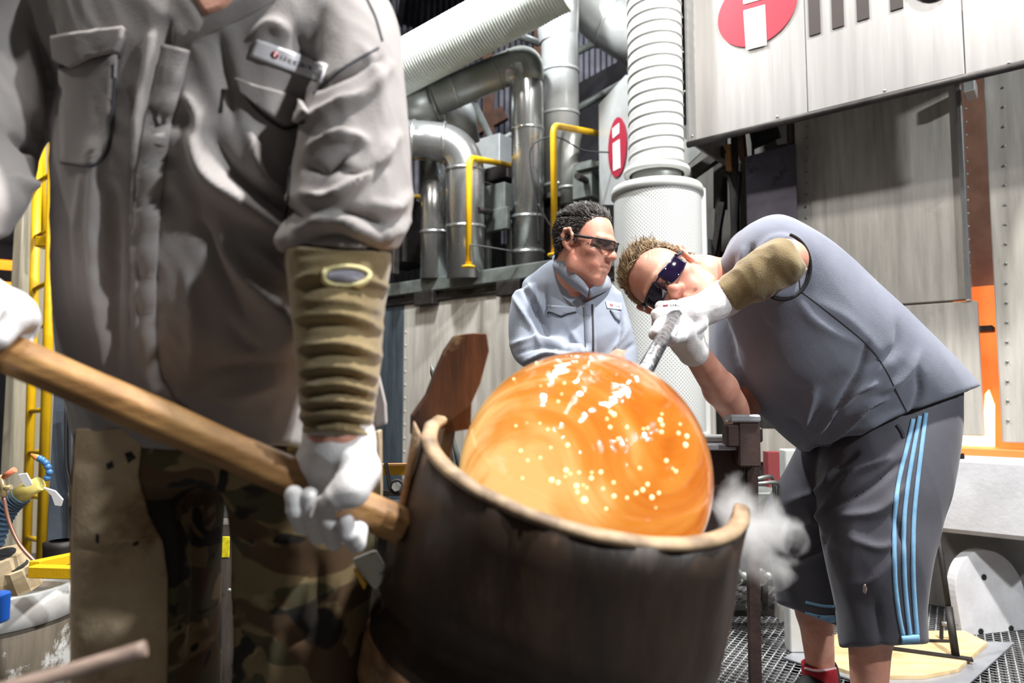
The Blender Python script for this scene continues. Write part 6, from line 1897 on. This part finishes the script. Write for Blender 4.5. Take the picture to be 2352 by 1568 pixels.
# trousers
seat = loft([S(230, 960, 700, 960, 1.16, .14, .05), S(226, 1060, 720, 1060, 1.16, .15, .05), S(226, 1120, 740, 1120, 1.16, .14, .05)], 60, 6, 2.4)
lg1 = loft([S(222, 1080, 488, 1090, 1.17, .145), S(214, 1200, 486, 1200, 1.16, .14), S(208, 1400, 484, 1400, 1.15, .135), S(206, 1600, 484, 1600, 1.15, .125), S(175, 1900, 480, 1900, 1.16, .11), S(185, 2360, 470, 2360, 1.18, .1)], 56, 8, 2.4)
lg2 = loft([S(520, 1080, 800, 1080, 1.12, .14), S(552, 1200, 862, 1190, 1.12, .14), S(560, 1400, 850, 1400, 1.11, .135), S(550, 1600, 840, 1600, 1.11, .125), S(555, 1900, 820, 1900, 1.12, .11), S(560, 2360, 810, 2360, 1.14, .1)], 56, 8, 2.4)
pV, pQ = fuse([seat, lg1, lg2], .0075, 3)
pN = vnormals(pV, pQ)
F_TR = [([(560, 1200), (600, 1240), (680, 1250)], 14, .010), ([(580, 1340), (640, 1380), (700, 1360)], 18, .010), ([(600, 1480), (660, 1440), (720, 1450)], 16, -.010), ([(400, 1150), (420, 1280), (410, 1420)], 16, .010), ([(460, 1120), (470, 1300), (465, 1500)], 14, -.012), ([(640, 1240), (650, 1400), (640, 1540)], 26, .012), ([(740, 1280), (745, 1400), (730, 1540)], 20, -.012), ([(200, 1250), (300, 1240), (380, 1220)], 12, -.006)]
pV = pV + pN * folds(pV, pN, F_TR, 1.05)[:, None]
pV = wrinkle(pV, pN, A(.2, 0, -1), .006, 8, .35, 41.0)
tro = obj_np('camouflage_trousers', pV, pQ, m_camo, fm)
psk = Skin(pV, pQ)
trim(psk, [(182, 985), (330, 985), (320, 1090), (340, 1180), (372, 1240), (385, 1330), (384, 1480), (380, 1640), (170, 1640), (168, 1400), (170, 1200), (176, 1080)], 'suede_chap', m_leather, tro, .0025, .002, 5)
for q in ([(226, 1222), (232, 1226), (231, 1244), (224, 1240)], [(292, 1040), (306, 1036), (318, 1050), (300, 1062)], [(250, 1064), (264, 1056), (268, 1070), (254, 1076)], [(306, 1250), (320, 1244), (318, 1252), (308, 1256)]):
    trim(psk, q, 'burn_hole', m_black, tro, .0005, .0048, 1)
slab([(808, 1284), (862, 1262), (885, 1300), (876, 1340), (862, 1358), (836, 1330), (822, 1320)], .99, A(0, .008, 0), 'cloth_tag', M('printed cloth tag', (206, 206, 192), (90, 112, 108), 16, .8, stretch=(1, 1, 3), lo=.55, hi=.6), tro)
slab([(810, 1308), (816, 1304), (842, 1342), (836, 1356)], .985, A(0, .004, 0), 'tag_edge', M('yellow tape', (232, 178, 52), rough=.6), tro)
slab([(848, 1000), (870, 985), (872, 1130), (868, 1230), (850, 1235)], 1.14, A(0, .03, 0), 'hip_flap', m_leather, tro)
for x, d in ((330, 1.2), (690, 1.16)):
    fp = P(x, 2360, d); fz = SDF(); fz.chain([A(fp[0], fp[1] + .06, .05), A(fp[0] - .02, fp[1] - .14, .045)], [.055, .045], .02)
    V2, Q2 = fz.mesh(.009, 1); V2[:, 2] = np.maximum(V2[:, 2], 0); obj_np('boot', V2, Q2, m_shoe, fm)
